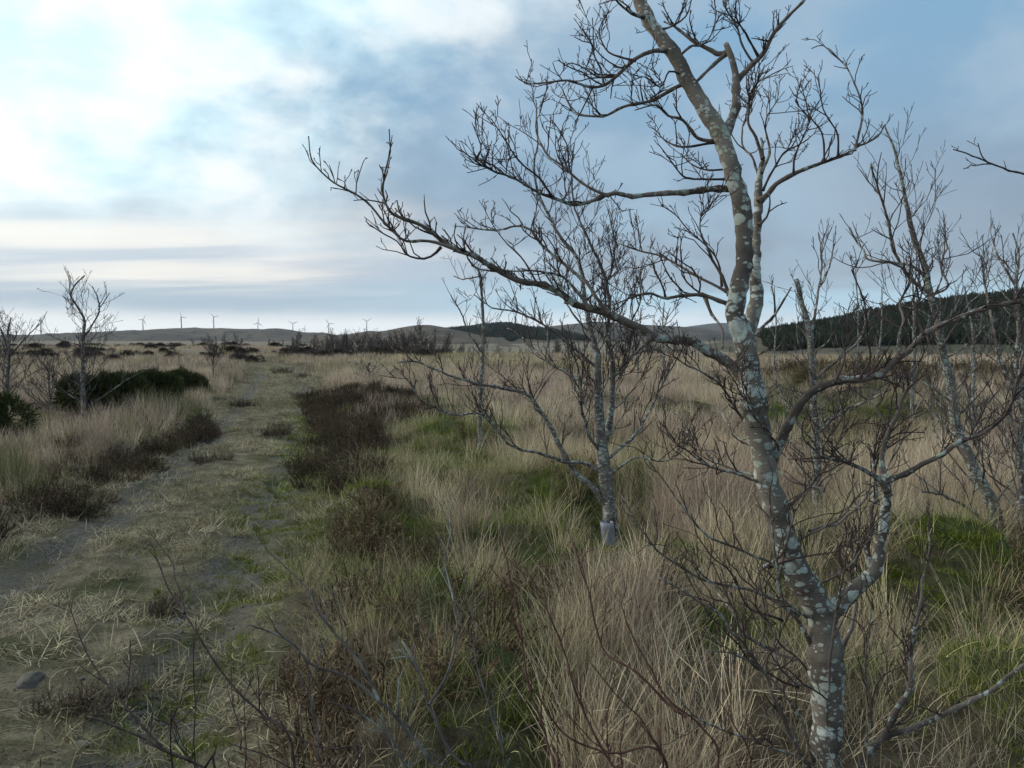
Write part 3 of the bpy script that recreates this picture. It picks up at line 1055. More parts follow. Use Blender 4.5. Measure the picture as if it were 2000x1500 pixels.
def twigs_on(rng, line, rad, spec, level=0, out=None, t0=.25):
    """side shoots along a branch, recursively"""
    if out is None:
        out = []
    L = float(np.sum(np.linalg.norm(np.diff(line, axis=0), axis=1)))
    n = int(L * spec['dens'][level] + rng.random())
    ts = np.sort(rng.uniform(t0, 1.0, n))
    m = len(line)
    flip = 1
    for t in ts:
        k = min(int(t * (m - 1)), m - 2)
        f = t * (m - 1) - k
        p = line[k] * (1 - f) + line[k + 1] * f
        T = unit(line[k + 1] - line[k])
        r = rad[k]
        side = np.cross(T, np.array([0, 0, 1.0]))
        side = unit(side + rng.normal(0, .35, 3)) * flip
        flip = -flip
        an = rng.uniform(.55, 1.15)
        d = T * math.cos(an) + (side * .75 + np.array([0, 0, spec['lift']]) + rng.normal(0, .35, 3)) * math.sin(an)
        ln = spec['len'][level] * rng.uniform(.35, 1.25) * (1.15 - .55 * t)
        r0 = max(min(r * .62, spec['rad'][level]), spec['rmin'])
        ns = max(2, min(7, int(ln / spec['seg'])))
        q, rr = shoot(rng, p, d, ln, r0, max(r0 * .55, spec['rmin']), ns, spec['kink'], spec['up'])
        if level + 1 >= len(spec['dens']):
            rr = rr.copy(); rr[-1] = rr[-1] * spec.get('bud', 1.35)
        out.append((q, rr, 4 if level == 0 else 3))
        if level + 1 < len(spec['dens']):
            twigs_on(rng, q, rr, spec, level + 1, out, .12)
    return out


def tree(name, label, cat, base, trunks, limbs, spec, seed, mats=('bark', 'bark_branch', 'twig'), group=None, trunk_twigs=False, twig_t0=.25, part='branch'):
    """a tree: an Empty at the foot > trunk(s), branches, and on each branch its spray of twigs"""
    rng = np.random.default_rng(seed)
    base = np.array(base, float)
    root = empty(name, base)
    tag(root, label, cat, group)
    for pts, rad in trunks:
        n = max(14, 4 * len(pts))
        q = smooth_line(pts, n, .002, rng)
        rr = np.interp(np.linspace(0, 1, n), np.linspace(0, 1, len(rad)), rad)
        rr = rr * (1 + .07 * (rng.random(n) - .5) * 2)
        v, f = tubes([(q - base, rr, 14)])
        o = mesh_obj('trunk', v, f, M[mats[0]], root, True)
        if trunk_twigs:
            tw = twigs_on(rng, q, rr, spec, 0, None, .3)
            if tw:
                v, f = tubes([(a - base, b, s) for a, b, s in tw])
                tag(mesh_obj('twig_spray', v, f, M[mats[2]], o, True), kind='stuff')
    for lb in limbs:
        pts, rad = lb[0], lb[1]
        sp = spec if len(lb) < 3 else lb[2]
        seglen = float(np.sum(np.linalg.norm(np.diff(np.asarray(pts), axis=0), axis=1)))
        n = int(np.clip(seglen / spec.get('node', .02), 8, 90))
        q = smooth_line(pts, n)
        rr = np.interp(np.linspace(0, 1, n), np.linspace(0, 1, len(rad)), rad)
        # knuckles: the branch changes direction a little at each node and is swollen there
        every = 3
        kn = np.arange(0, n, every)
        off = rng.normal(0, 1, (len(kn), 3)) * (.0022 + .22 * rr[kn])[:, None] * (rng.random(len(kn)) < .75)[:, None]
        off[0] = 0
        q = q + np.stack([np.interp(np.arange(n), kn, off[:, c]) for c in range(3)], -1)
        rr = rr * (1 + .05 * rng.normal(0, 1, n))
        rr[kn] *= rng.uniform(1.0, 1.28, len(kn))
        rr[0] *= 1.35
        rr[min(1, n - 1)] *= 1.15
        v, f = tubes([(q - base, rr, 8)])
        mt = M[mats[1]] if rr[0] > spec.get('barkmin', .006) else M[mats[2]]
        o = mesh_obj(part, v, f, mt, root, True)
        if sp is None:
            continue
        tw = twigs_on(rng, q, rr, sp, 0, None, lb[3] if len(lb) > 3 else twig_t0)
        if tw:
            v, f = tubes([(a - base, b, s) for a, b, s in tw])
            tag(mesh_obj('twig_spray', v, f, M[mats[2]], o, True), kind='stuff')
    return root


def px_line(pts, d0, d1=None):
    """pixels of the photograph to points, the depth running from d0 at the foot to d1 at the tip"""
    d1 = d0 if d1 is None else d1
    n = len(pts)
    return [P(a, b, d0 + (d1 - d0) * (k / max(1, n - 1)) ** 1.3) for k, (a, b) in enumerate(pts)]


def pr(w, d):
    return w / 2 / F * d


SPEC_MAIN = dict(dens=(22, 26, 26), len=(.20, .085, .028), rad=(.0032, .0023, .0017), rmin=.0012, seg=.030, kink=.27, up=.10, lift=.45, bud=1.3, barkmin=.0068)
SPEC_SPARSE = dict(SPEC_MAIN, dens=(5, 14, 20), len=(.20, .08, .03))
SPEC_TIPS = dict(SPEC_MAIN, dens=(26, 26, 20), len=(.125, .05, .022))


def main_tree():
    D = 2.75
    tr = []
    low = [(1628, 1640), (1620, 1560), (1610, 1500), (1614, 1450), (1617, 1395), (1614, 1290), (1607, 1220), (1590, 1170), (1556, 1115), (1529, 1045), (1512, 975), (1500, 943), (1485, 870), (1475, 815), (1469, 760), (1461, 705), (1450, 650),
           (1436, 612), (1440, 577), (1448, 537), (1453, 510), (1453, 470), (1451, 430), (1445, 377), (1434, 350), (1424, 315), (1410, 270), (1389, 231), (1364, 196), (1340, 150), (1322, 115), (1294, 77), (1266, 38), (1249, 0), (1232, -60), (1222, -130), (1195, -220)]
    w = [84, 73, 64, 59, 57, 61, 68, 62, 50, 55, 52, 48, 49, 44, 44, 48, 54, 42, 42, 37, 36, 34, 33, 35, 34, 32, 33, 31, 30, 28, 26, 27, 27, 25, 22, 17, 8]
    dep = np.interp(np.arange(len(low)), [0, 6, 16, 25, 36], [D, D, D - .05, D - .02, D + .12])
    tr.append(([P(a, b, d) for (a, b), d in zip(low, dep)], [pr(k, d) for k, d in zip(w, dep)]))
    st2 = [(1450, 668), (1463, 640), (1472, 610), (1478, 577), (1475, 537), (1476, 500), (1478, 470), (1480, 430), (1481, 395), (1483, 350), (1489, 310), (1486, 270)]
    w2 = [30, 30, 30, 25, 20, 18, 16, 18, 17, 13, 9, 5]
    tr.append(([P(a, b, D + .02 + .02 * k) for k, (a, b) in enumerate(st2)], [pr(k, D) for k in w2]))
    fork = [(1600, 1235), (1622, 1200), (1650, 1168), (1683, 1140), (1708, 1115), (1720, 1062), (1727, 1010), (1733, 965), (1728, 925)]
    wf = [36, 35, 31, 28, 24, 19, 17, 16, 13]
    tr.append(([P(a, b, D - .01 * k) for k, (a, b) in enumerate(fork)], [pr(k, D) for k in wf]))
    L = []

    def limb(pts, w0, w1, dd=0.0, spec=SPEC_MAIN, ds=0.0, t0=.25):
        e = D + ds + dd
        L.append((px_line(pts, D + ds, e), [pr(w0 * .82, D + ds), pr(w0 * .57 + w1 * .2, D + ds + dd * .3), pr(w0 * .33 + w1 * .3, D + ds + dd * .6), pr(w1 * .7, e)], spec, t0))
    # upper stem that rises beside the trunk and bends back
    limb([(1412, 268), (1424, 252), (1434, 200), (1438, 157), (1433, 130), (1424, 101), (1420, 88)], 24, 15, .10, None)
    limb([(1424, 101), (1403, 108), (1382, 98), (1350, 77), (1319, 52), (1298, 42)], 13, 5, .05, SPEC_TIPS, .10)
    limb([(1420, 103), (1390, 130), (1368, 152), (1360, 160)], 10, 8, -.05, None, .10)
    limb([(1440, 156), (1473, 126), (1494, 98), (1508, 66), (1540, 31), (1571, 0), (1600, -40)], 13, 6, -.1, SPEC_TIPS, .08)
    limb([(1473, 126), (1455, 98), (1440, 60), (1420, 20), (1408, -20)], 6, 3, .18, SPEC_TIPS, .06)
    limb([(1482, 112), (1462, 70), (1440, 40), (1437, 10), (1440, -20)], 6, 3, -.1, SPEC_TIPS, .06)
    # left horizontal limb
    limb([(1440, 369), (1390, 368), (1345, 375), (1300, 379), (1250, 380), (1210, 381), (1180, 383), (1150, 394), (1117, 399), (1080, 388), (1047, 375), (1001, 346), (952, 327), (928, 315)], 16, 4, -.25, SPEC_MAIN, 0, .45)
    limb([(1190, 383), (1160, 372), (1131, 353), (1096, 322), (1068, 301), (1047, 259), (1050, 224), (1047, 196)], 7, 3, .2, SPEC_MAIN, -.12)
    limb([(928, 315), (940, 290), (932, 265), (922, 240)], 4, 2, 0, SPEC_TIPS, -.25)
    limb([(945, 322), (955, 295), (963, 272)], 4, 2, 0, SPEC_TIPS, -.25)
    limb([(1080, 388), (1050, 345), (1010, 310), (985, 270), (960, 232)], 5, 2.5, -.2, SPEC_TIPS, -.16)
    # long lower-left limb that forks towards its tips
    limb([(1458, 752), (1428, 715), (1395, 690), (1350, 672), (1290, 655), (1240, 632), (1190, 612), (1150, 600), (1100, 575), (1050, 556), (1000, 545), (966, 523), (928, 504), (875, 478), (823, 440), (781, 425), (760, 412), (746, 375), (752, 346), (756, 308), (760, 252)], 26, 3, -.45, SPEC_TIPS, 0, .35)
    limb([(890, 486), (875, 483), (830, 472), (788, 469), (760, 441), (725, 402), (693, 378), (651, 357), (627, 336), (609, 308), (601, 266)], 8, 3, -.15, SPEC_TIPS, -.34, .2)
    limb([(862, 482), (845, 498), (823, 504), (795, 497), (777, 472), (745, 455), (718, 437)], 6, 2.5, .05, SPEC_TIPS, -.35)
    limb([(1190, 612), (1150, 560), (1110, 520), (1060, 480), (1040, 450), (1000, 440), (960, 450), (920, 445), (885, 440)], 9, 3, .2, SPEC_TIPS, -.12)
    limb([(1150, 600), (1105, 545), (1060, 530), (1000, 530), (940, 520)], 7, 3, -.1, SPEC_TIPS, -.15)
    limb([(1050, 556), (1020, 505), (985, 470), (960, 430)], 5, 2.5, .1, SPEC_TIPS, -.22)
    # upper-left branches
    limb([(1300, 98), (1270, 101), (1242, 119), (1197, 157), (1173, 171), (1145, 168), (1110, 157), (1075, 161), (1029, 164), (1005, 150)], 11, 3, -.1, SPEC_MAIN, .04)
    limb([(1180, 168), (1173, 140), (1159, 105), (1162, 70), (1157, 35)], 5, 2.5, .05, SPEC_TIPS, -.02)
    limb([(1242, 119), (1210, 110), (1185, 98), (1170, 60), (1190, 20)], 5, 2.5, .1, SPEC_MAIN)
    limb([(1345, 160), (1326, 168), (1270, 196), (1228, 206), (1180, 224), (1127, 224), (1110, 200), (1098, 175)], 10, 3, .2, SPEC_MAIN, .03)
    limb([(1405, 272), (1392, 276), (1364, 269), (1333, 234), (1305, 227), (1280, 205), (1240, 215)], 10, 3, -.15, SPEC_MAIN, .02)
    limb([(1395, 278), (1333, 287), (1298, 273), (1277, 252)], 6, 2.5, .2, SPEC_TIPS)
    limb([(1425, 350), (1375, 350), (1340, 346), (1312, 315), (1287, 283)], 6, 2.5, -.2, SPEC_TIPS)
    limb([(1425, 330), (1380, 332), (1350, 320), (1330, 300)], 5, 2.5, .2, SPEC_TIPS)
    limb([(1262, 34), (1245, 31), (1217, 14), (1190, -15)], 9, 4, -.1, SPEC_TIPS, .06)
    limb([(1340, 150), (1310, 140), (1290, 170), (1260, 150), (1230, 160)], 5, 2.5, -.15, SPEC_MAIN, .03)
    limb([(1322, 115), (1345, 92), (1370, 88), (1392, 60), (1400, 20)], 6, 3, .15, SPEC_TIPS, .04)
    limb([(1280, 60), (1310, 52), (1340, 30), (1352, -10)], 6, 3, -.1, SPEC_TIPS, .05)
    # right of the crown
    limb([(1482, 395), (1501, 378), (1515, 360), (1550, 340), (1578, 329), (1610, 318), (1637, 305), (1669, 294), (1697, 280), (1718, 262), (1725, 245)], 13, 3, -.15, SPEC_TIPS, .1, .5)
    limb([(1669, 294), (1682, 250), (1684, 210), (1672, 170), (1650, 130), (1625, 105), (1605, 88), (1583, 95)], 6, 2.5, .1, SPEC_TIPS, 0)
    limb([(1637, 305), (1636, 262), (1620, 235), (1605, 205), (1600, 145)], 5, 2.5, -.05, SPEC_TIPS, 0)
    limb([(1610, 318), (1606, 265), (1590, 240), (1575, 215), (1565, 170)], 5, 2.5, .1, SPEC_TIPS, .02)
    limb([(1550, 340), (1550, 305), (1570, 265), (1580, 235), (1560, 200), (1565, 155)], 5, 2.5, -.1, SPEC_TIPS, .05)
    limb([(1490, 310), (1478, 270), (1460, 240), (1465, 190), (1480, 160), (1530, 135)], 8, 3, .1, SPEC_MAIN, .2)
    limb([(1486, 340), (1500, 300), (1495, 250), (1505, 220), (1520, 190)], 7, 3, -.1, SPEC_MAIN, .2)
    limb([(1484, 350), (1470, 310), (1452, 290), (1448, 250), (1470, 215)], 6, 3, .2, SPEC_MAIN, .2)
    limb([(1490, 372), (1512, 330), (1530, 300), (1555, 285), (1580, 270)], 6, 3, .2, SPEC_MAIN, .15)
    limb([(1482, 440), (1500, 420), (1503, 390), (1498, 370)], 6, 4, 0, SPEC_SPARSE, .08)
    limb([(1478, 655), (1490, 635), (1510, 615), (1531, 587), (1545, 563)], 9, 4, -.1, SPEC_SPARSE)
    # short limbs left of the fork
    limb([(1432, 598), (1415, 591), (1377, 580), (1335, 575), (1300, 582), (1265, 575), (1235, 582)], 12, 4, -.15, SPEC_MAIN)
    limb([(1425, 577), (1405, 530), (1385, 490), (1368, 460), (1370, 420), (1395, 395)], 8, 3, -.1, SPEC_MAIN)
    limb([(1420, 570), (1370, 545), (1330, 520), (1290, 500), (1250, 490), (1210, 475)], 7, 3, .15, SPEC_MAIN)
    limb([(1410, 560), (1395, 500), (1345, 450), (1320, 420), (1290, 400)], 5, 2.5, .05, SPEC_TIPS)
    limb([(1377, 580), (1389, 612), (1405, 640), (1412, 680)], 8, 6, -.08, None)
    # right lower limb crossing to the frame edge
    limb([(1496, 930), (1510, 895), (1534, 843), (1552, 808), (1569, 773), (1590, 759), (1632, 748), (1678, 741), (1720, 727), (1751, 703), (1776, 682), (1804, 654), (1835, 638), (1888, 615), (1940, 601), (2000, 589), (2060, 580), (2140, 560)], 24, 9, -.25, SPEC_TIPS, 0, .35)
    limb([(1755, 700), (1752, 660), (1766, 620), (1762, 585), (1775, 550), (1770, 500)], 8, 4, .15, SPEC_MAIN, -.15)
    limb([(1804, 654), (1790, 610), (1800, 570), (1790, 530)], 6, 3, .15, SPEC_MAIN, -.18)
    limb([(1632, 748), (1650, 700), (1645, 660), (1655, 620)], 5, 3, .15, SPEC_MAIN, -.1)
    limb([(1678, 741), (1700, 700), (1695, 650), (1690, 600), (1663, 525)], 5, 3, -.1, SPEC_TIPS, -.1)
    # right fork splits
    limb([(1730, 960), (1722, 895), (1737, 836), (1755, 801), (1765, 770), (1780, 730), (1800, 700)], 16, 5, .1, SPEC_MAIN, -.08)
    limb([(1730, 940), (1772, 923), (1807, 906), (1842, 885), (1877, 864), (1912, 850), (1947, 829), (1972, 790), (1993, 727), (2030, 660)], 14, 6, -.2, SPEC_MAIN, -.08)
    limb([(1730, 955), (1715, 935), (1695, 923), (1650, 899), (1610, 890), (1570, 860)], 13, 5, -.15, SPEC_MAIN, -.08)
    limb([(1737, 836), (1712, 800), (1690, 770), (1680, 720)], 7, 3, .1, SPEC_MAIN)
    limb([(1690, 1138), (1700, 1110), (1692, 1060), (1698, 1010), (1710, 960), (1706, 900), (1716, 850)], 15, 5, .12, SPEC_MAIN, -.04, .4)
    limb([(1628, 1330), (1650, 1250), (1668, 1180), (1664, 1120), (1676, 1040), (1668, 960)], 11, 4, .2, SPEC_MAIN, .05, .4)
    # low stems at the foot
    limb([(1635, 1540), (1692, 1479), (1730, 1433), (1752, 1385), (1776, 1346), (1778, 1290), (1786, 1237), (1797, 1178), (1804, 1143), (1815, 1080), (1812, 1030)], 20, 3, .1, SPEC_MAIN)
    limb([(1730, 1436), (1751, 1430), (1804, 1416), (1860, 1388), (1930, 1353), (2000, 1300), (2060, 1260)], 15, 9, -.1, SPEC_SPARSE, .03)
    # brown shoots sweeping out to the left and up in front of the trunk
    sh = dict(SPEC_MAIN, dens=(9, 12), len=(.22, .08))
    limb([(1590, 1520), (1576, 1493), (1527, 1402), (1496, 1325), (1450, 1255), (1394, 1192), (1335, 1157), (1290, 1130)], 12, 4, -.5, sh)
    limb([(1585, 1260), (1559, 1213), (1517, 1174), (1468, 1153), (1415, 1143), (1363, 1125), (1300, 1087), (1250, 1030), (1215, 970)], 10, 3, -.3, sh)
    limb([(1560, 1200), (1524, 1171), (1512, 1062), (1503, 975), (1508, 930)], 7, 4, -.3, sh)
    limb([(1600, 1180), (1560, 1140), (1500, 1100), (1433, 1069), (1380, 1045), (1338, 996), (1290, 930), (1255, 885)], 8, 3, -.25, sh)
    limb([(1620, 1540), (1615, 1400), (1620, 1300), (1636, 1185), (1650, 1115), (1660, 1045)], 9, 4, -.35, sh)
    limb([(1600, 1520), (1560, 1400), (1500, 1320), (1440, 1280), (1380, 1270)], 8, 3, -.5, sh)
    limb([(1660, 1540), (1700, 1420), (1690, 1300), (1700, 1200), (1690, 1120)], 7, 3, -.3, sh)
    limb([(1650, 1540), (1560, 1480), (1450, 1440), (1360, 1400), (1300, 1330)], 8, 3, -.4, sh)
    limb([(1492, 880), (1440, 800), (1400, 745), (1350, 720), (1310, 690)], 8, 3, -.3, SPEC_MAIN)
    limb([(1510, 960), (1460, 930), (1400, 915), (1340, 880), (1300, 850)], 8, 3, -.3, SPEC_MAIN)
    limb([(1495, 930), (1520, 880), (1480, 810), (1440, 760), (1420, 720)], 7, 3, -.25, SPEC_MAIN)
    limb([(1530, 1000), (1590, 940), (1630, 880), (1650, 820), (1640, 780)], 7, 3, -.2, SPEC_MAIN)
    rng = np.random.default_rng(77)
    for k in range(14):
        x0, y0 = (1500 + rng.uniform(-10, 110), rng.uniform(900, 1350))
        dx = rng.choice([-1, -1, 1]) * rng.uniform(90, 240)
        dy = -rng.uniform(60, 260)
        pts = [(x0, y0)]
        for j in range(1, 5):
            f = j / 4
            pts.append((x0 + dx * f ** .8 + rng.normal(0, 8), y0 + dy * f ** 1.4 + rng.normal(0, 8)))
        limb(pts, rng.uniform(5, 8), 2.5, rng.choice([-.4, -.2, .25, .4]), sh)
    b = P(1628, 1640, D)
    tree('lichened_tree', 'large leaning bare tree in front, trunk blotched with pale lichen', 'tree', (b[0], b[1], hz(b[0], b[1])), tr, L, SPEC_MAIN, 3)


def auto_limbs(rng, trunk, n, Lmax, r, ang=(0.7, 1.2), t0=.12, t1=.95, up=.08, seg=6, kink=.16, low_long=True):
    q = smooth_line(trunk, 40)
    out = []
    for k in range(n):
        t = t0 + (t1 - t0) * (k + rng.random()) / n
        i = min(int(t * 39), 38)
        T = unit(q[i + 1] - q[i])
        az = k * 2.4 + rng.normal(0, .4)
        a = rng.uniform(*ang)
        d = T * math.cos(a) + np.array([math.cos(az), math.sin(az), 0]) * math.sin(a)
        L = Lmax * rng.uniform(.55, 1.1) * ((1.05 - .95 * t) if low_long else (1 - abs(t - .5)))
        pts, _ = shoot(rng, q[i], d, L, 1, 1, seg, kink, up)
        r0 = r * (1.1 - .7 * t)
        out.append((list(pts), [r0, r0 * .65, r0 * .35]))
    return out


def gbase(px, py, d=None):
    x, y = G(px, py)
    return x, y, hz(x, y)


def second_tree():
    D = 6.5
    rng = np.random.default_rng(11)
    t1 = [(1196, 1075), (1192, 1010), (1181, 920), (1174, 867), (1170, 815), (1167, 745), (1167, 700), (1156, 657), (1142, 587), (1138, 540), (1125, 500), (1096, 465), (1075, 427), (1052, 378), (1043, 329), (1050, 280), (1047, 215)]
    w1 = [30, 27, 25, 25, 23, 19, 16, 12, 10, 8.5, 7.5, 6.5, 5.5, 5, 4, 3, 2]
    t2 = [(1176, 880), (1190, 830), (1196, 760), (1195, 696), (1188, 657), (1190, 600), (1180, 535), (1150, 470), (1122, 402), (1116, 340), (1122, 280)]
    w2 = [14, 13, 11, 9, 8, 7, 6, 5, 4, 3, 2]
    T = [([P(a, b, D) for a, b in t1], [pr(k, D) for k in w1]), ([P(a, b, D + .1) for a, b in t2], [pr(k, D) for k in w2])]
    sp = dict(dens=(12, 13, 13), len=(.38, .17, .06), rad=(.0042, .0032, .0027), rmin=.0021, seg=.06, kink=.18, up=.13, lift=.5, bud=1.2, barkmin=.008)
    L = []

    def limb(pts, w0, w1, dd):
        L.append((px_line(pts, D, D + dd), [pr(w0 * .8, D), pr(w0 * .4 + w1 * .2, D), pr(w1 * .6, D)]))
    limb([(1185, 985), (1150, 945), (1118, 913), (1090, 867), (1079, 839), (1048, 794), (1027, 769), (985, 759), (936, 750), (890, 738), (845, 720), (808, 706), (775, 708)], 15, 4, -.4)
    limb([(1176, 925), (1140, 905), (1100, 900), (1055, 885), (1002, 871), (964, 832), (932, 808), (890, 810), (845, 794), (817, 776), (799, 738)], 9, 3, -.9)
    limb([(1178, 890), (1150, 850), (1135, 790), (1130, 720), (1100, 660)], 9, 4, -.5)
    limb([(1180, 900), (1230, 860), (1270, 800), (1300, 740), (1330, 690)], 9, 4, .5)
    limb([(1185, 930), (1240, 895), (1300, 900), (1340, 870)], 7, 3, -.6)
    limb([(1167, 720), (1120, 680), (1070, 640), (1010, 610), (960, 600), (925, 575)], 8, 3, -.5)
    limb([(1168, 760), (1110, 730), (1060, 700), (1020, 660), (990, 640)], 8, 3, .6)
    limb([(1192, 740), (1240, 690), (1290, 650), (1310, 600)], 7, 3, .4)
    limb([(1190, 690), (1225, 640), (1250, 590), (1250, 530)], 6, 3, -.4)
    limb([(1142, 590), (1190, 540), (1200, 480), (1190, 420)], 6, 3, .3)
    limb([(1156, 657), (1110, 600), (1090, 540), (1060, 500)], 6, 3, .3)
    L += auto_limbs(rng, T[0][0], 26, .85, .0075, t0=.25, t1=.9, up=.16)
    L += auto_limbs(rng, T[1][0], 18, .75, .0065, t0=.1, t1=.9, up=.18)
    b = P(1196, 1075, D)
    tree('young_rowan_tree', 'bare many-branched tree with a plastic guard at its foot, left of the large trunk', 'tree', (b[0], b[1], hz(b[0], b[1])), T, L, sp, 12, ('bark_birch', 'bark_birch', 'twig'))
    return b


def simple_tree(name, label, trunk_px, w, D, n, Lmax, r, seed, sp=None, group=None, mats=('bark_birch', 'bark_branch', 'twig_grey'), extra=(), t0=.15, up=.14, ang=(.6, 1.1), dd=0.0):
    rng = np.random.default_rng(seed)
    m = len(trunk_px)
    pts = [P(a, b, D + dd * k / m) for k, (a, b) in enumerate(trunk_px)]
    rad = [pr(k, D) for k in np.interp(np.linspace(0, 1, m), np.linspace(0, 1, len(w)), w)]
    g0 = hz(pts[0][0], pts[0][1])
    if pts[0][2] > g0 - .03:
        pts = [np.array([pts[0][0], pts[0][1], g0 - .06])] + pts
        rad = [rad[0] * 1.15] + rad
    k = D / 6.5
    sp = sp or dict(dens=(7 / k ** .5, 10 / k ** .5, 9 / k ** .5), len=(.42, .17, .07), rad=(.005, .0038, .003), rmin=.0020 * max(.9, k ** .55), seg=.07, kink=.18, up=.12, lift=.5, bud=1.2, barkmin=.008)
    L = auto_limbs(rng, pts, n, Lmax, r, t0=t0, up=up, ang=ang)
    for e in extra:
        ep, e0, e1, ed = e
        L.append((px_line(ep, D, D + ed), [pr(e0, D), pr((e0 + e1) / 2, D), pr(e1, D)]))
    tree(name, label, 'tree', (pts[0][0], pts[0][1], g0), [(pts, rad)], L, sp, seed + 1, mats, group)
    return pts[0]


main_tree()
B2 = second_tree()
B4 = simple_tree('young_birch_tree', 'thin bare tree with a pale guard at its foot, just right behind the large trunk', [(1603, 1040), (1597, 983), (1594, 885), (1590, 800), (1587, 745), (1583, 675), (1576, 619), (1566, 594), (1555, 545)], (18, 14, 9), 6.9, 26, .95, .010, 21,
                 extra=[([(1583, 675), (1592, 610), (1600, 560), (1605, 510), (1598, 455)], 6, 2.5, .3), ([(1600, 560), (1620, 520), (1628, 475)], 4, 2, .1), ([(1587, 745), (1640, 700), (1680, 660), (1700, 600)], 6, 3, .5), ([(1592, 850), (1650, 800), (1680, 790), (1740, 760)], 7, 3, -.5)])
simple_tree('birch_tree', 'slim pale-barked tree right of the large trunk, its bare top leaning left', [(1958, 1130), (1954, 1090), (1942, 1000), (1902, 913), (1867, 832), (1856, 745), (1842, 692), (1830, 620), (1817, 577), (1807, 523), (1790, 483), (1780, 443), (1770, 400), (1760, 350), (1747, 293), (1727, 243)], (30, 23, 17, 14, 9, 3), 5.6, 32, .85, .009, 31,
            extra=[([(1817, 577), (1777, 540), (1747, 490), (1733, 427), (1713, 360), (1702, 320)], 7, 3, -.3), ([(1807, 540), (1770, 515), (1700, 508), (1685, 490), (1660, 445)], 6, 3, .2), ([(1817, 577), (1850, 560), (1838, 520), (1850, 480), (1845, 455)], 5, 2.5, .3), ([(1950, 1080), (1900, 1090), (1850, 1060), (1800, 1050), (1760, 1020)], 10, 4, -.5), ([(1945, 1040), (1900, 1000), (1850, 970), (1800, 960)], 8, 3, -.6)])
simple_tree('edge_tree', 'bare forking tree at the right edge of the photograph', [(1985, 1120), (1985, 1040), (1998, 960), (1990, 880), (2000, 800), (1985, 720), (1990, 640), (1985, 560), (1990, 500), (1978, 455)], (22, 14, 8, 3), 6.0, 48, .9, .009, 41,
            extra=[([(1985, 560), (1960, 520), (1945, 490), (1940, 465)], 5, 2.5, .2), ([(1998, 800), (1960, 720), (1940, 640), (1925, 560), (1918, 500)], 9, 3, .4)])
simple_tree('outer_tree', 'bare tree beyond the right edge with one twig reaching into the sky', [(2230, 1200), (2220, 1000), (2200, 800), (2180, 600), (2160, 450), (2140, 330), (2120, 240)], (40, 30, 16, 6), 4.6, 5, .4, .010, 45, sp=dict(dens=(3, 6), len=(.10, .05), rad=(.003, .0022), rmin=.0018, seg=.04, kink=.2, up=.1, lift=.4, bud=1.3, barkmin=.02),
            extra=[([(2165, 450), (2100, 380), (2050, 352), (2000, 338), (1960, 330), (1920, 312), (1890, 300), (1862, 292)], 6, 2, -.4), ([(1930, 318), (1918, 305), (1910, 280)], 2.5, 1.5, -.4), ([(1935, 320), (1905, 322), (1882, 330)], 2.5, 1.5, -.4)])
simple_tree('slender_birch', 'very thin upright pale sapling in the grass left of the guarded tree', [(938, 885), (937, 811), (939, 750), (943, 690), (944, 640), (941, 573), (935, 530), (915, 507), (905, 470), (910, 440)], (10, 7, 5, 3), 10.5, 22, .75, .007, 51, up=.2, ang=(.4, .9),
            extra=[([(943, 690), (915, 650), (900, 610), (880, 575)], 4, 2, -.4), ([(935, 540), (905, 545), (885, 540)], 3, 2, .3)])
simple_tree('leggy_shrub_tree', 'bare bushy tree left of the track with two raised leading shoots', [(166, 828), (163, 780), (161, 730), (162, 690), (163, 655), (165, 625), (152, 600), (138, 578), (148, 555), (166, 538)], (11, 8, 5, 2), 15.2, 56, 1.35, .007, 61, t0=.05, up=.06,
            extra=[([(163, 660), (180, 635), (194, 605), (190, 580), (180, 560)], 3.5, 1.8, .3), ([(192, 605), (206, 585), (214, 572)], 2.2, 1.4, .3), ([(165, 800), (215, 765), (260, 735), (310, 715)], 3, 1.5, .5), ([(164, 790), (120, 760), (90, 720)], 3, 1.5, -.5)], mats=('bark_branch', 'twig_grey', 'twig_far'))
simple_tree('dense_bare_tree', 'bare twiggy tree at the left edge above the gorse', [(12, 800), (14, 740), (18, 690), (15, 650), (22, 620)], (9, 6, 2.5), 17.5, 56, 1.6, .008, 65, t0=.08, up=.10, mats=('bark_branch', 'twig_grey', 'twig_far'),
            extra=[([(15, 700), (50, 660), (80, 630), (92, 608)], 3, 1.0, .4), ([(14, 680), (-5, 620), (-10, 585)], 3, 1.0, .2)])
simple_tree('thorny_shrub', 'short bare shrub between the two trees on the left', [(96, 800), (97, 770), (94, 735), (98, 705)], (3.5, 2), 17.0, 40, 1.2, .008, 68, t0=.02, up=.09, mats=('bark_branch', 'twig_grey', 'twig_far'))
simple_tree('lone_sapling', 'lone little sapling with a twiggy head left of the far track', [(417, 735), (416, 710), (418, 690), (417, 672)], (2.6, 1.2), 30, 40, 1.25, .010, 71, t0=.40, up=.16, sp=dict(dens=(6, 8), len=(.35, .15), rad=(.007, .006), rmin=.0055, seg=.08, kink=.18, up=.12, lift=.5, bud=1), mats=('twig_grey', 'twig_far', 'twig_far'))
simple_tree('flat_topped_shrub', 'small spreading bare shrub in the pale grass right of the track', [(722, 745), (722, 728), (718, 718), (722, 708)], (5, 3), 26, 18, 1.2, .016, 74, t0=.1, up=.0, ang=(1.0, 1.4), mats=('twig_grey', 'twig_grey', 'twig_grey'))


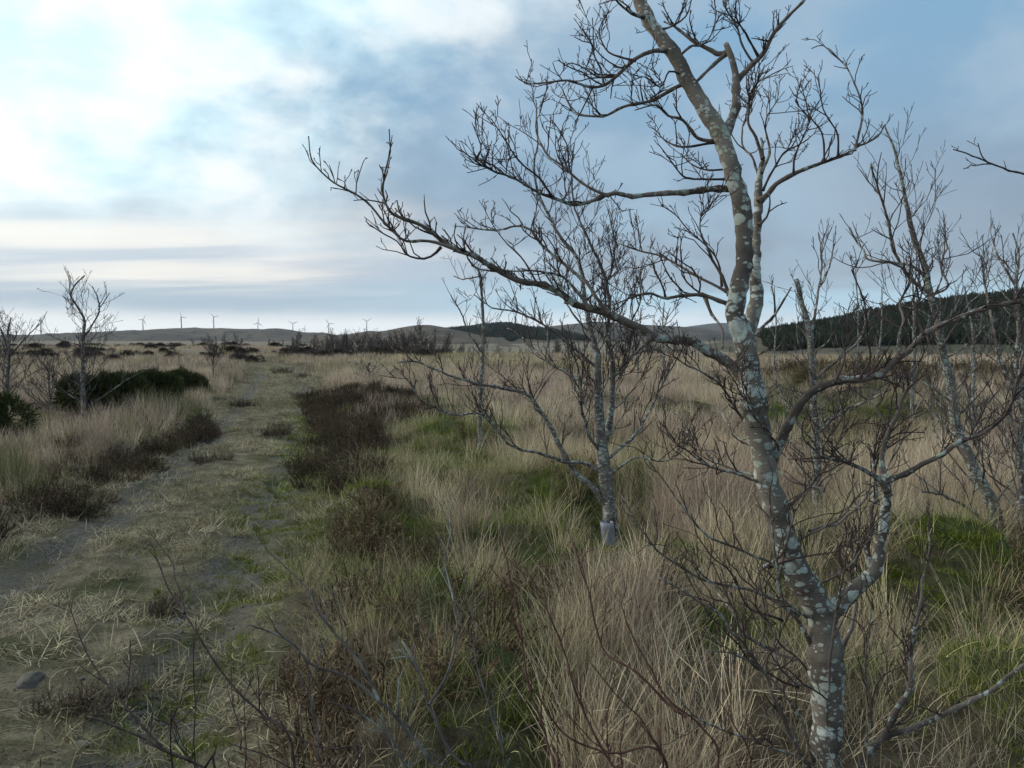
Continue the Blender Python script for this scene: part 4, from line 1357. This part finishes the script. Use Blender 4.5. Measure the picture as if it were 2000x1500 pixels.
# ---- a few more thin stems seen between the trees on the right
for k, (px, pb, pt, w, D, lab) in enumerate([(1672, 790, 520, 6, 22, 'thin distant birch in the straw field, nearest the large trunk on its right'),
                                             (1716, 800, 560, 6, 20, 'thin bare birch standing before the dark plantation'),
                                             (1895, 900, 560, 10, 11, 'bare stem with raised twigs between the slim tree and the edge tree'),
                                             (1515, 770, 560, 5, 26, 'thin birch in the field close against the right side of the large trunk'),
                                             (1300, 760, 590, 6, 24, 'bare birch left of the large trunk, behind its long limb'),
                                             (1245, 750, 600, 5, 28, 'small bare birch just right of the guarded tree'),
                                             (1780, 850, 500, 9, 14, 'bare upright tree behind the crossing limb on the right'),
                                             (1075, 730, 610, 4, 34, 'slight bare birch on the field edge below the dark forest hill')]):
    rr = random.Random(k)
    simple_tree('field_birch', lab, [(px, pb), (px + rr.uniform(-5, 5), pb + (pt - pb) * .33), (px + rr.uniform(-8, 8), pb + (pt - pb) * .66), (px + rr.uniform(-12, 12), pt)], (w * .8, w * .55, 1.8), D, 16, (pb - pt) / F * D * .28, .010 + D * .0002, 200 + 7 * k, up=.2, ang=(.4, .9), group='thin birches in the field')


# ---- bare shrubs at the photographer's feet
def foot_shrub(name, label, D, lines, seed, mats):
    sp = dict(dens=(9, 11), len=(.17, .05), rad=(.0026, .0018), rmin=.0011, seg=.04, kink=.16, up=.09, lift=.5, bud=1.5, barkmin=.02)
    L = []
    r0 = P(*lines[0][0][0], D)
    x0, y0 = r0[0], r0[1] + .1
    for pts, w0, w1, dd in lines:
        q = px_line(pts, D, D + dd)
        if pts[0][1] >= 1480:
            q = [np.array([x0 + (q[0][0] - x0) * .5, y0 + (q[0][1] - y0) * .5, hz(x0, y0) - .02])] + q
        L.append((q, [pr(w0, D), pr((w0 + w1) / 2, D), pr(w1, D)]))
    tree(name, label, 'shrub', (x0, y0, hz(x0, y0)), [], L, sp, seed, mats, part='stem')


foot_shrub('bare_shrub', 'dark bare stems leaning left over the track at the bottom edge', 1.9, [
    ([(420, 1510), (402, 1500), (332, 1468), (280, 1444), (210, 1412), (171, 1400)], 9, 4, .1),
    ([(315, 1458), (252, 1388), (203, 1328), (168, 1272), (133, 1178)], 5, 2, .2),
    ([(574, 1496), (514, 1395), (448, 1332), (395, 1255), (360, 1199), (329, 1150), (301, 1083)], 7, 2.5, .2),
    ([(360, 1199), (350, 1143), (325, 1073)], 4, 2, .2),
    ([(383, 1500), (382, 1420), (381, 1325), (376, 1237)], 4, 2, 0),
    ([(700, 1500), (658, 1465), (581, 1437), (530, 1405)], 5, 3, .1),
    ([(340, 1520), (335, 1440), (338, 1400)], 4, 2.5, -.1),
    ([(480, 1510), (470, 1430), (455, 1370), (450, 1290)], 4, 2, .15)], 301, ('twig', 'twig', 'twig'))
foot_shrub('bare_shrub', 'grey bare stems fanning up at the bottom centre', 2.0, [
    ([(920, 1515), (901, 1496), (866, 1440), (838, 1377), (813, 1300), (785, 1251)], 10, 4, .15),
    ([(860, 1515), (845, 1493), (796, 1426), (740, 1367), (680, 1325), (612, 1300), (553, 1248), (483, 1213)], 9, 3, .1),
    ([(740, 1367), (700, 1290), (640, 1220), (600, 1150), (560, 1110)], 5, 2.5, .2),
    ([(640, 1520), (620, 1440), (605, 1350), (600, 1250)], 5, 2.5, .1),
    ([(990, 1520), (960, 1400), (935, 1300), (920, 1200), (905, 1130)], 5, 2, .3),
    ([(838, 1377), (880, 1300), (890, 1200), (870, 1090), (885, 980)], 5, 2, .6),
    ([(790, 1510), (760, 1440), (700, 1390), (640, 1370)], 5, 2.5, 0)], 302, ('twig_grey', 'twig_grey', 'twig_grey'))
foot_shrub('bare_shrub', 'brown bare stems rising at the bottom edge left of the large trunk', 2.1, [
    ([(1215, 1515), (1195, 1496), (1139, 1388), (1104, 1279), (1065, 1178), (1020, 1097)], 7, 2.5, .3),
    ([(1085, 1510), (1072, 1465), (1030, 1325), (1013, 1202), (978, 1048)], 6, 2.5, .3),
    ([(1300, 1486), (1174, 1468), (1097, 1426), (1048, 1350), (985, 1255)], 7, 2.5, .1),
    ([(1340, 1400), (1300, 1370), (1240, 1311), (1181, 1272), (1150, 1160), (1120, 1060)], 6, 2.5, .3),
    ([(1290, 1510), (1260, 1420), (1190, 1340), (1150, 1290)], 5, 2, 0),
    ([(1400, 1510), (1370, 1420), (1300, 1360), (1240, 1250), (1215, 1180)], 6, 2.5, .1),
    ([(1460, 1520), (1430, 1400), (1420, 1300), (1400, 1220)], 5, 2, .1)], 303, ('twig_red', 'twig_red', 'twig_red'))


# ------------------------------------------------------------------ tree guards
def guard(px, py, D, h, lean, label):
    b = P(px, py, D)
    x, y = b[0], b[1]
    z = hz(x, y)
    n, r = 20, .052
    m, rings = 7, []
    for k in range(m + 1):
        f = k / m
        a = np.arange(n) * 2 * math.pi / n
        rr = r * (1 + .05 * math.sin(3 * f) + .03 * np.sin(3 * a + 4 * f))
        rings.append(np.stack([rr * np.cos(a) + lean * f, rr * np.sin(a), np.full(n, f * h)], -1))
    V = np.concatenate(rings)
    i = np.arange(m)[:, None] * n
    j = np.arange(n)[None, :]
    q = np.stack([i + j, i + (j + 1) % n, i + n + (j + 1) % n, i + n + j], -1).reshape(-1, 4)
    o = mesh_obj('tree_guard', V, q, M['guard'], smooth=True, loc=(x, y, z - .06))
    md = o.modifiers.new('wall', 'SOLIDIFY')
    md.thickness = .004
    tag(o, label, 'tree guard', 'plastic tree guards')


M['guard'] = mat_noisy('lilac_grey_plastic', (.20, .20, .245), (.30, .305, .35), 14, .55, .35, .1, .002, c3=(.15, .135, .10))
guard(1192, 1075, 6.42, .27, -.03, 'pale lilac plastic tree guard around the foot of the tree left of the large trunk')
guard(1602, 1040, 6.85, .26, .01, 'pale lilac plastic tree guard behind the large trunk on its right')


# ------------------------------------------------------------------ gorse and moor bushes
def bush_mesh(rng, lobes, n, L, w, up=.35):
    V, Fq = [], []
    tot = sum(l[3] * l[4] for l in lobes)
    for cx, cy, cz, rx, rz in lobes:
        k = int(n * rx * rz / tot)
        d = rng.normal(0, 1, (k, 3))
        d /= np.linalg.norm(d, axis=1, keepdims=True)
        rad = rng.uniform(.35, 1.0, k) ** .45 * (1 + .22 * (vn(d[:, 0] * 3 + cx * 9, d[:, 1] * 3 + d[:, 2] * 3, 5) - .5) * 2)
        c = np.array([cx, cy, cz]) + d * rad[:, None] * np.array([rx, rx, rz])
        c[:, 2] = np.maximum(c[:, 2], .01)
        dl = d + rng.normal(0, .45, (k, 3)) + np.array([0, 0, up])
        dl /= np.linalg.norm(dl, axis=1, keepdims=True)
        sd = np.cross(dl, rng.normal(0, 1, (k, 3)))
        sd /= np.linalg.norm(sd, axis=1, keepdims=True)
        ll = L * rng.uniform(.5, 1.4, k)[:, None]
        b = sum(len(a) for a in V)
        V.append(np.stack([c - sd * w, c + sd * w, c + dl * ll + sd * w * .3, c + dl * ll - sd * w * .3], 1).reshape(-1, 3))
        Fq.append(np.arange(4 * k).reshape(-1, 4) + b)
    return np.concatenate(V), np.concatenate(Fq)


M['gorse'] = mat_noisy('gorse_spines', (.030, .042, .015), (.070, .080, .024), 7, c3=(.09, .085, .03))
M['bush'] = mat_noisy('far_bush_leaves', (.030, .032, .018), (.062, .052, .034), 1.2)
M['bush_brown'] = mat_noisy('far_bush_twigs', (.060, .044, .040), (.10, .075, .066), 1.2)


def gorse(px, py, lobes, n, label, seed):
    x, y, z = gbase(px, py)
    rng = np.random.default_rng(seed)
    root = empty('gorse_bush', (x, y, z))
    tag(root, label, 'gorse bush', 'gorse bushes left of the track')
    v, f = bush_mesh(rng, lobes, n, .085, .0075)
    mesh_obj('foliage', v, f, M['gorse'], root)
    st = []
    for c in lobes:
        for k in range(5):
            e = np.array(c[:3]) + rng.normal(0, .6, 3) * np.array([c[3], c[3], c[4]])
            e[2] = max(e[2], .1)
            st.append((np.array([[c[0] * .8, c[1] * .8, -.03], (np.array([c[0], c[1], 0]) + e) / 2 + rng.normal(0, .04, 3), e]), np.array([.02, .014, .006]), 5))
    v, f = tubes(st)
    mesh_obj('stem', v, f, M['twig'], root, True)


gorse(5, 880, [(-.55, 0, .40, .55, .50), (-.1, .1, .36, .40, .42), (-.9, .2, .5, .6, .55)], 16000, 'dark green gorse bush cut by the left edge of the photograph', 81)
gorse(195, 815, [(-.45, 0, .34, .42, .40), (.05, .2, .36, .45, .38), (.50, .1, .34, .42, .36)], 17000, 'wide dark gorse bush behind the bare tree with raised shoots', 82)
gorse(300, 800, [(-.15, 0, .42, .42, .46), (.15, .1, .38, .36, .40)], 13000, 'rounded olive gorse bush at the right end of the gorse row', 83)
gorse(345, 785, [(-.05, .3, .36, .40, .36), (.28, .4, .26, .32, .28)], 8000, 'low gorse bush tapering off behind the rounded one', 84)


def moor_bushes():
    rng = np.random.default_rng(91)
    var = []
    for k in range(5):
        lobes = [(rng.uniform(-.8, .8), rng.uniform(-.5, .5), rng.uniform(.35, .55), rng.uniform(.4, .8), rng.uniform(.35, .6)) for _ in range(4)]
        v, f = bush_mesh(rng, lobes, 1500, .22, .03)
        var.append((v, f))
    meshes = []
    for k, (v, f) in enumerate(var):
        for mt in ('bush', 'bush_brown'):
            o = mesh_obj('moor_bush', v, f, M[mt])
            meshes.append(o.data)
            bpy.data.objects.remove(o)
    spots = []
    for k in range(105):
        px = rng.uniform(-60, 600)
        py = 672 + 34 * rng.random() ** 1.3
        if 480 < px and py > 700: continue
        spots.append((px, py, rng.uniform(.55, 1.3)))
    for k in range(48):
        spots.append((rng.uniform(560, 870), 690 + 12 * rng.random(), rng.uniform(.6, 1.2)))
    spots += [(500, 708, .9), (465, 700, .8), (220, 710, 1.0), (190, 700, .8)]
    for k, (px, py, s) in enumerate(spots):
        x, y = G(px, py)
        s *= .42 + y / 420
        o = bpy.data.objects.new('moor_bush', meshes[int(rng.integers(0, len(meshes)))])
        COL.objects.link(o)
        o.location = (x, y, hz(x, y) - .05)
        o.rotation_euler = (0, 0, rng.uniform(0, 6.28))
        o.scale = (s * 1.2, s * 1.2, s)
        if px < 560:
            tag(o, 'small dark bush on the flat moor below the windfarm hill', 'bush', 'dark bushes on the far moor')
        else:
            tag(o, 'low dark bush at the foot of the bare thicket beyond the track', 'bush', 'bushes under the thicket')


moor_bushes()


# ---- thicket of small bare trees across the middle distance
def thicket():
    var = []
    for s in range(5):
        rng = np.random.default_rng(400 + s)
        H = rng.uniform(3.0, 3.8)
        tr = [np.array([0, 0, -.1])]
        for k in range(5):
            tr.append(tr[-1] + np.array([rng.normal(0, .12), rng.normal(0, .12), H / 5]))
        sp = dict(dens=(5, 6), len=(.6, .28), rad=(.016, .012), rmin=.010, seg=.15, kink=.15, up=.16, lift=.5, bud=1.0)
        q = smooth_line(tr, 10)
        trunk = [(q, np.linspace(.045, .015, 10), 6)]
        tw = []
        for pts, rad in auto_limbs(rng, tr, 24, 1.5, .022, t0=.08, t1=1.0, up=.18, ang=(.5, 1.0)):
            ql = smooth_line(pts, 7)
            rl = np.interp(np.linspace(0, 1, 7), [0, .5, 1], rad)
            tw.append((ql, rl, 4))
            twigs_on(rng, ql, rl, sp, 0, tw, .15)
        a, b = tubes(trunk), tubes(tw)
        o1 = mesh_obj('trunk', *a, M['bark_branch'], smooth=True)
        o2 = mesh_obj('crown', *b, M['twig_far'], smooth=True)
        var.append((o1.data, o2.data))
        bpy.data.objects.remove(o1); bpy.data.objects.remove(o2)
    rng = np.random.default_rng(99)

    def put(px, d, s, label, group):
        x = (px - 1000) / F * d
        a, b = var[int(rng.integers(0, 5))]
        root = empty('thicket_tree', (x, d, hz(x, d) - .05))
        root.rotation_euler = (0, 0, rng.uniform(0, 6.28))
        root.scale = (s * 1.25, s * 1.25, s)
        for nm, me in (('trunk', a), ('crown', b)):
            o = bpy.data.objects.new(nm, me)
            COL.objects.link(o)
            o.parent = root
        tag(root, label, 'tree', group)
    for k in range(84):
        px = rng.uniform(570, 870)
        put(px, rng.uniform(60, 92), rng.uniform(.42, .74), 'low bare tree in the dark thicket where the track disappears', 'thicket beyond the track')
    for px, s, lb in ((795, .80, 'tall dark bare tree in the thicket, left of its tallest'), (812, .92, 'tallest bare tree of the thicket, before the middle hill'), (827, .78, 'tall bare tree of the thicket, right of its tallest'), (775, .72, 'leftmost of the four tall bare trees in the thicket')):
        put(px, rng.uniform(64, 74), s, lb, 'tall trees of the thicket')
    for k in range(26):
        px = rng.uniform(850, 1120)
        put(px, rng.uniform(80, 125), rng.uniform(.5, .95), 'bare bush on the field edge below the forested hill', 'field edge bushes')
    for k in range(26):
        px = rng.uniform(1120, 1480)
        put(px, rng.uniform(75, 120), rng.uniform(.6, 1.05), 'bare tree on the field edge behind the guarded tree', 'field edge trees')
    for k in range(14):
        px = rng.uniform(1480, 2050)
        put(px, rng.uniform(80, 130), rng.uniform(.5, .9), 'bare tree on the field edge below the dark plantation', 'trees below the plantation')
    for k in range(12):
        px = rng.uniform(300, 585)
        put(px, rng.uniform(75, 130), rng.uniform(.35, .6), 'little bare tree on the flat moor left of the thicket', 'small trees on the moor')


thicket()


# ------------------------------------------------------------------ conifer plantations
def conifer_mesh(rng):
    V, Fq = [], []
    n = 0
    H = 1.0
    for k in range(11):
        z = .08 + .9 * k / 11
        r = .20 * (1 - z) + .015
        m = 9
        for j in range(m):
            a = 2 * math.pi * (j + rng.random() * .7) / m + k
            rr = r * rng.uniform(.7, 1.2)
            c, s = math.cos(a), math.sin(a)
            w = rr * .42
            p0 = np.array([0, 0, z + .05])
            p1 = np.array([c * rr, s * rr, z - .05 * rng.random()])
            sd = np.array([-s, c, 0]) * w
            V += [p0 - sd * .2, p0 + sd * .2, p1 + sd, p1 - sd]
            Fq.append([n, n + 1, n + 2, n + 3]); n += 4
    V += [np.array([-.008, 0, 0]), np.array([.008, 0, 0]), np.array([.004, 0, 1.02]), np.array([-.004, 0, 1.02])]
    Fq.append([n, n + 1, n + 2, n + 3])
    o = mesh_obj('conifer', np.array(V), np.array(Fq), M['conifer'])
    me = o.data
    bpy.data.objects.remove(o)
    return me


def plantation():
    rng = np.random.default_rng(500)
    M['conifer'] = mat_blade('conifer_needles', .1, 0.0)
    src = source('conifer_source', [conifer_mesh(rng) for _ in range(5)])

    def fill(V, n, t0, t1, c0, c1, hgt, name, label, edge=.06):
        nr, nc, _ = V.shape
        a = rng.uniform(t0, t1, n) * (29)
        b = rng.uniform(c0, c1, n) * (nc - 1)
        low = t0 + (t1 - t0) * 0
        i, j = np.minimum(a.astype(int), nr - 2), np.minimum(b.astype(int), nc - 2)
        fa, fb = (a - i)[:, None], (b - j)[:, None]
        p = (V[i, j] * (1 - fb) + V[i, j + 1] * fb) * (1 - fa) + (V[i + 1, j] * (1 - fb) + V[i + 1, j + 1] * fb) * fa
        e = (vn(b * .13, b * 0, 7) - .5) * edge * 29 + t0 * 29 + edge * 29 * .5
        k = a > e
        p = p[k]
        m = len(p)
        s = hgt * rng.uniform(.45, 1.2, m) * (.75 + .5 * fbm(p[:, 0] / 30, p[:, 1] / 30, 77))
        c = lerp((.022, .034, .020), (.040, .052, .028), rng.random(m))
        sc3 = np.stack([s * 2.3, s * 2.3, s], -1)
        scatter(name, src, p, c, sc3, rng, label, 'conifer plantation', .02)
    fill(RIDGE, 46000, .20, 1.30, .135, .95, 5.4, 'conifer_plantation', 'dark conifer plantation along the right-hand ridge', .10)
    fill(FOREST_HILL, 15000, .10, .98, .05, .80, 9, 'far_conifer_forest', 'dark blue conifer forest on the far hill in the middle', .25)


plantation()


# ------------------------------------------------------------------ wind turbines
def turbines():
    M['turbine'] = mat_noisy('turbine_paint', (.34, .35, .37), (.38, .39, .41), .2, .5, .3, 0)

    def ring(z, r, n=14):
        a = np.arange(n) * 2 * math.pi / n
        return np.stack([r * np.cos(a), r * np.sin(a), np.full(n, z)], -1)

    def loft(rings):
        n = len(rings[0])
        V = np.concatenate(rings)
        i = np.arange(len(rings) - 1)[:, None] * n
        j = np.arange(n)[None, :]
        return V, np.stack([i + j, i + (j + 1) % n, i + n + (j + 1) % n, i + n + j], -1).reshape(-1, 4)
    Hh = 60.0
    tower = mesh_obj('tower', *loft([ring(-12, 2.9), ring(0, 2.8), ring(20, 2.4), ring(40, 2.0), ring(Hh - 1.2, 1.5), ring(Hh - 1.2, .1)]), M['turbine'], smooth=True).data
    v, f = loft([ring(0, .1), ring(.0, 1.3), ring(1.5, 1.7), ring(5, 1.8), ring(8, 1.5), ring(9, .8), ring(9, .05)])
    nac = mesh_obj('nacelle', np.stack([v[:, 0], v[:, 2] - 2.2, v[:, 1]], -1), f[:, ::-1], M['turbine'], smooth=True).data
    v, f = loft([ring(0, 1.5), ring(.8, 1.4), ring(1.8, .9), ring(2.4, .1)])
    hub = mesh_obj('hub', np.stack([v[:, 0], -v[:, 2], v[:, 1]], -1), f, M['turbine'], smooth=True).data
    L = 27.0
    rg = []
    for f_ in np.linspace(0, 1, 12):
        ch = np.interp(f_, [0, .06, .2, .6, 1], [1.6, 1.8, 3.4, 2.2, .7])
        th = np.interp(f_, [0, .06, .2, 1], [1.0, .9, .5, .08])
        tw = R(np.interp(f_, [0, .2, 1], [20, 14, 2]))
        a = np.arange(10) * 2 * math.pi / 10
        xx, yy = ch / 2 * np.cos(a), th / 2 * np.sin(a)
        rg.append(np.stack([xx * math.cos(tw) - yy * math.sin(tw), xx * math.sin(tw) + yy * math.cos(tw), np.full(10, 1 + f_ * L)], -1))
    bl = mesh_obj('blade', *loft(rg), M['turbine'], smooth=True).data
    for o in list(COL.objects):
        if o.data in (tower, nac, hub, bl):
            bpy.data.objects.remove(o)
    spec = [(82, 627, 657, 74, 30, 'leftmost wind turbine on the far hill, rotor nearly edge-on'), (189, 633, 653, 62, 80, 'wind turbine half hidden behind the bare tree on the left'),
            (281, 626, 651.5, 62, 28, 'third wind turbine from the left, rotor turned sideways'), (356, 621, 647, 68, 92, 'fourth wind turbine from the left, standing on the hill shoulder'),
            (419, 621, 645, 55, 75, 'wind turbine near the top of the long far hill'), (505, 632, 655, 28, 8, 'wind turbine in the dip left of the domed hill'),
            (573, 634, 658, 22, 62, 'wind turbine before the right slope of the domed hill, left of the pair'), (643, 634, 658, 18, 88, 'wind turbine in the saddle between the domed hill and the middle hill'),
            (717, 629, 653, 16, 60, 'rightmost wind turbine, above the slope of the middle hill'), (595, 643, 656, 30, 20, 'tiny distant wind turbine between the two standing on the right slope')]
    for px, hubp, basep, yaw, spin, lab in spec:
        D = Hh / ((basep - hubp) / F)
        D = min(max(D, 3000), 5600)
        x = (px - 1000) / F * D
        z = EYE + (661.5 - hubp) / F * D - Hh
        root = empty('wind_turbine', (x, D, z))
        root.rotation_euler = (0, 0, R(yaw) + math.atan2(-x, D) * 0)
        tag(root, lab, 'wind turbine', 'wind turbines on the far hills')
        for nm, me, zz, ry in (('tower', tower, 0, 0), ('nacelle', nac, Hh, 0), ('hub', hub, Hh, 0)):
            o = bpy.data.objects.new(nm, me)
            COL.objects.link(o)
            o.parent = root
            o.location = (0, -2.2 if nm == 'hub' else 0, zz)
        for k in range(3):
            o = bpy.data.objects.new('blade', bl)
            COL.objects.link(o)
            o.parent = root
            o.location = (0, -3.2, Hh)
            o.rotation_euler = (0, R(spin + 120 * k), 0)


turbines()


# ------------------------------------------------------------------ stones on the track
def stones():
    M['stone'] = mat_noisy('grey_stone', (.075, .078, .08), (.13, .13, .13), 22, .8, .3, .5, .006, c3=(.13, .13, .09))
    M['stone_brown'] = mat_noisy('brown_stone', (.075, .066, .057), (.12, .105, .09), 20, .85, .2, .5, .006)
    spec = [(38, 1340, .105, .5, 'stone_brown', 'largest brown stone on the track at the left edge'), (332, 1203, .055, .5, 'stone', 'smooth grey stone beside the small heather sprig'),
            (255, 1091, .032, .6, 'stone', 'small grey stone in the middle of the track'), (326, 1437, .035, .8, 'stone', 'dark upright stone near the bottom edge'),
            (132, 1463, .05, .4, 'stone', 'flat grey stone near the bottom left corner'), (58, 1157, .035, .5, 'stone', 'small grey stone on the left side of the track'),
            (134, 1333, .04, .4, 'stone_brown', 'flat pale stone right of the largest brown stone'), (280, 1345, .035, .5, 'stone', 'grey stone among curled straws'),
            (266, 1360, .03, .4, 'stone', 'flat slate chip beside the curled straws'), (355, 1412, .028, .5, 'stone', 'pale chip of stone near the leaning stems'),
            (450, 1108, .03, .4, 'stone', 'grey chip in the right-hand wheel rut'), (240, 1490, .05, .4, 'stone_brown', 'brown stone at the bottom edge of the track')]
    for k, (px, py, r, fl, mt, lab) in enumerate(spec):
        x, y = G(px, py)
        rng = np.random.default_rng(600 + k)
        import bmesh
        bm = bmesh.new()
        bmesh.ops.create_icosphere(bm, subdivisions=3, radius=1)
        v = np.array([q.co[:] for q in bm.verts])
        cuts = rng.normal(0, 1, (9, 3))
        cuts /= np.linalg.norm(cuts, axis=1, keepdims=True)
        for c in cuts:
            dd = v @ c
            lim = rng.uniform(.55, .85)
            v = v - np.maximum(dd - lim, 0)[:, None] * c * .9
        v = v * (1 + .06 * rng.normal(0, 1, len(v)))[:, None] * .98
        v = v * r * .68 * np.array([rng.uniform(1.0, 1.4), rng.uniform(.8, 1.1), fl])
        for q, co in zip(bm.verts, v):
            q.co = co
        me = bpy.data.meshes.new('stone')
        bm.to_mesh(me)
        bm.free()
        me.materials.append(M[mt])
        for p_ in me.polygons:
            p_.use_smooth = True
        o = bpy.data.objects.new('stone', me)
        COL.objects.link(o)
        o.location = (x, y, hz(x, y) + r * fl * .02)
        o.rotation_euler = (0, 0, rng.uniform(0, 6.28))
        tag(o, lab, 'stone', 'stones on the track')


stones()


# ------------------------------------------------------------------ the air
def haze():
    V = np.array([(sx * 9000, sy, sz) for sx in (-1, 1) for sy in (-400, 9000) for sz in (-45, 420)], float)
    q = np.array([(0, 1, 3, 2), (4, 6, 7, 5), (0, 4, 5, 1), (2, 3, 7, 6), (0, 2, 6, 4), (1, 5, 7, 3)])
    m, g, out = new_mat('air')
    v = g.n('ShaderNodeVolumePrincipled')
    v.inputs['Color'].default_value = (.80, .88, 1.0, 1)
    v.inputs['Density'].default_value = HAZE
    g.t.links.new(v.outputs[0], out.inputs['Volume'])
    o = mesh_obj('haze', V, q, m)
    tag(o, 'thin blue winter haze over the moor and far hills', 'haze', kind='stuff')


HAZE = 0.000035
haze()
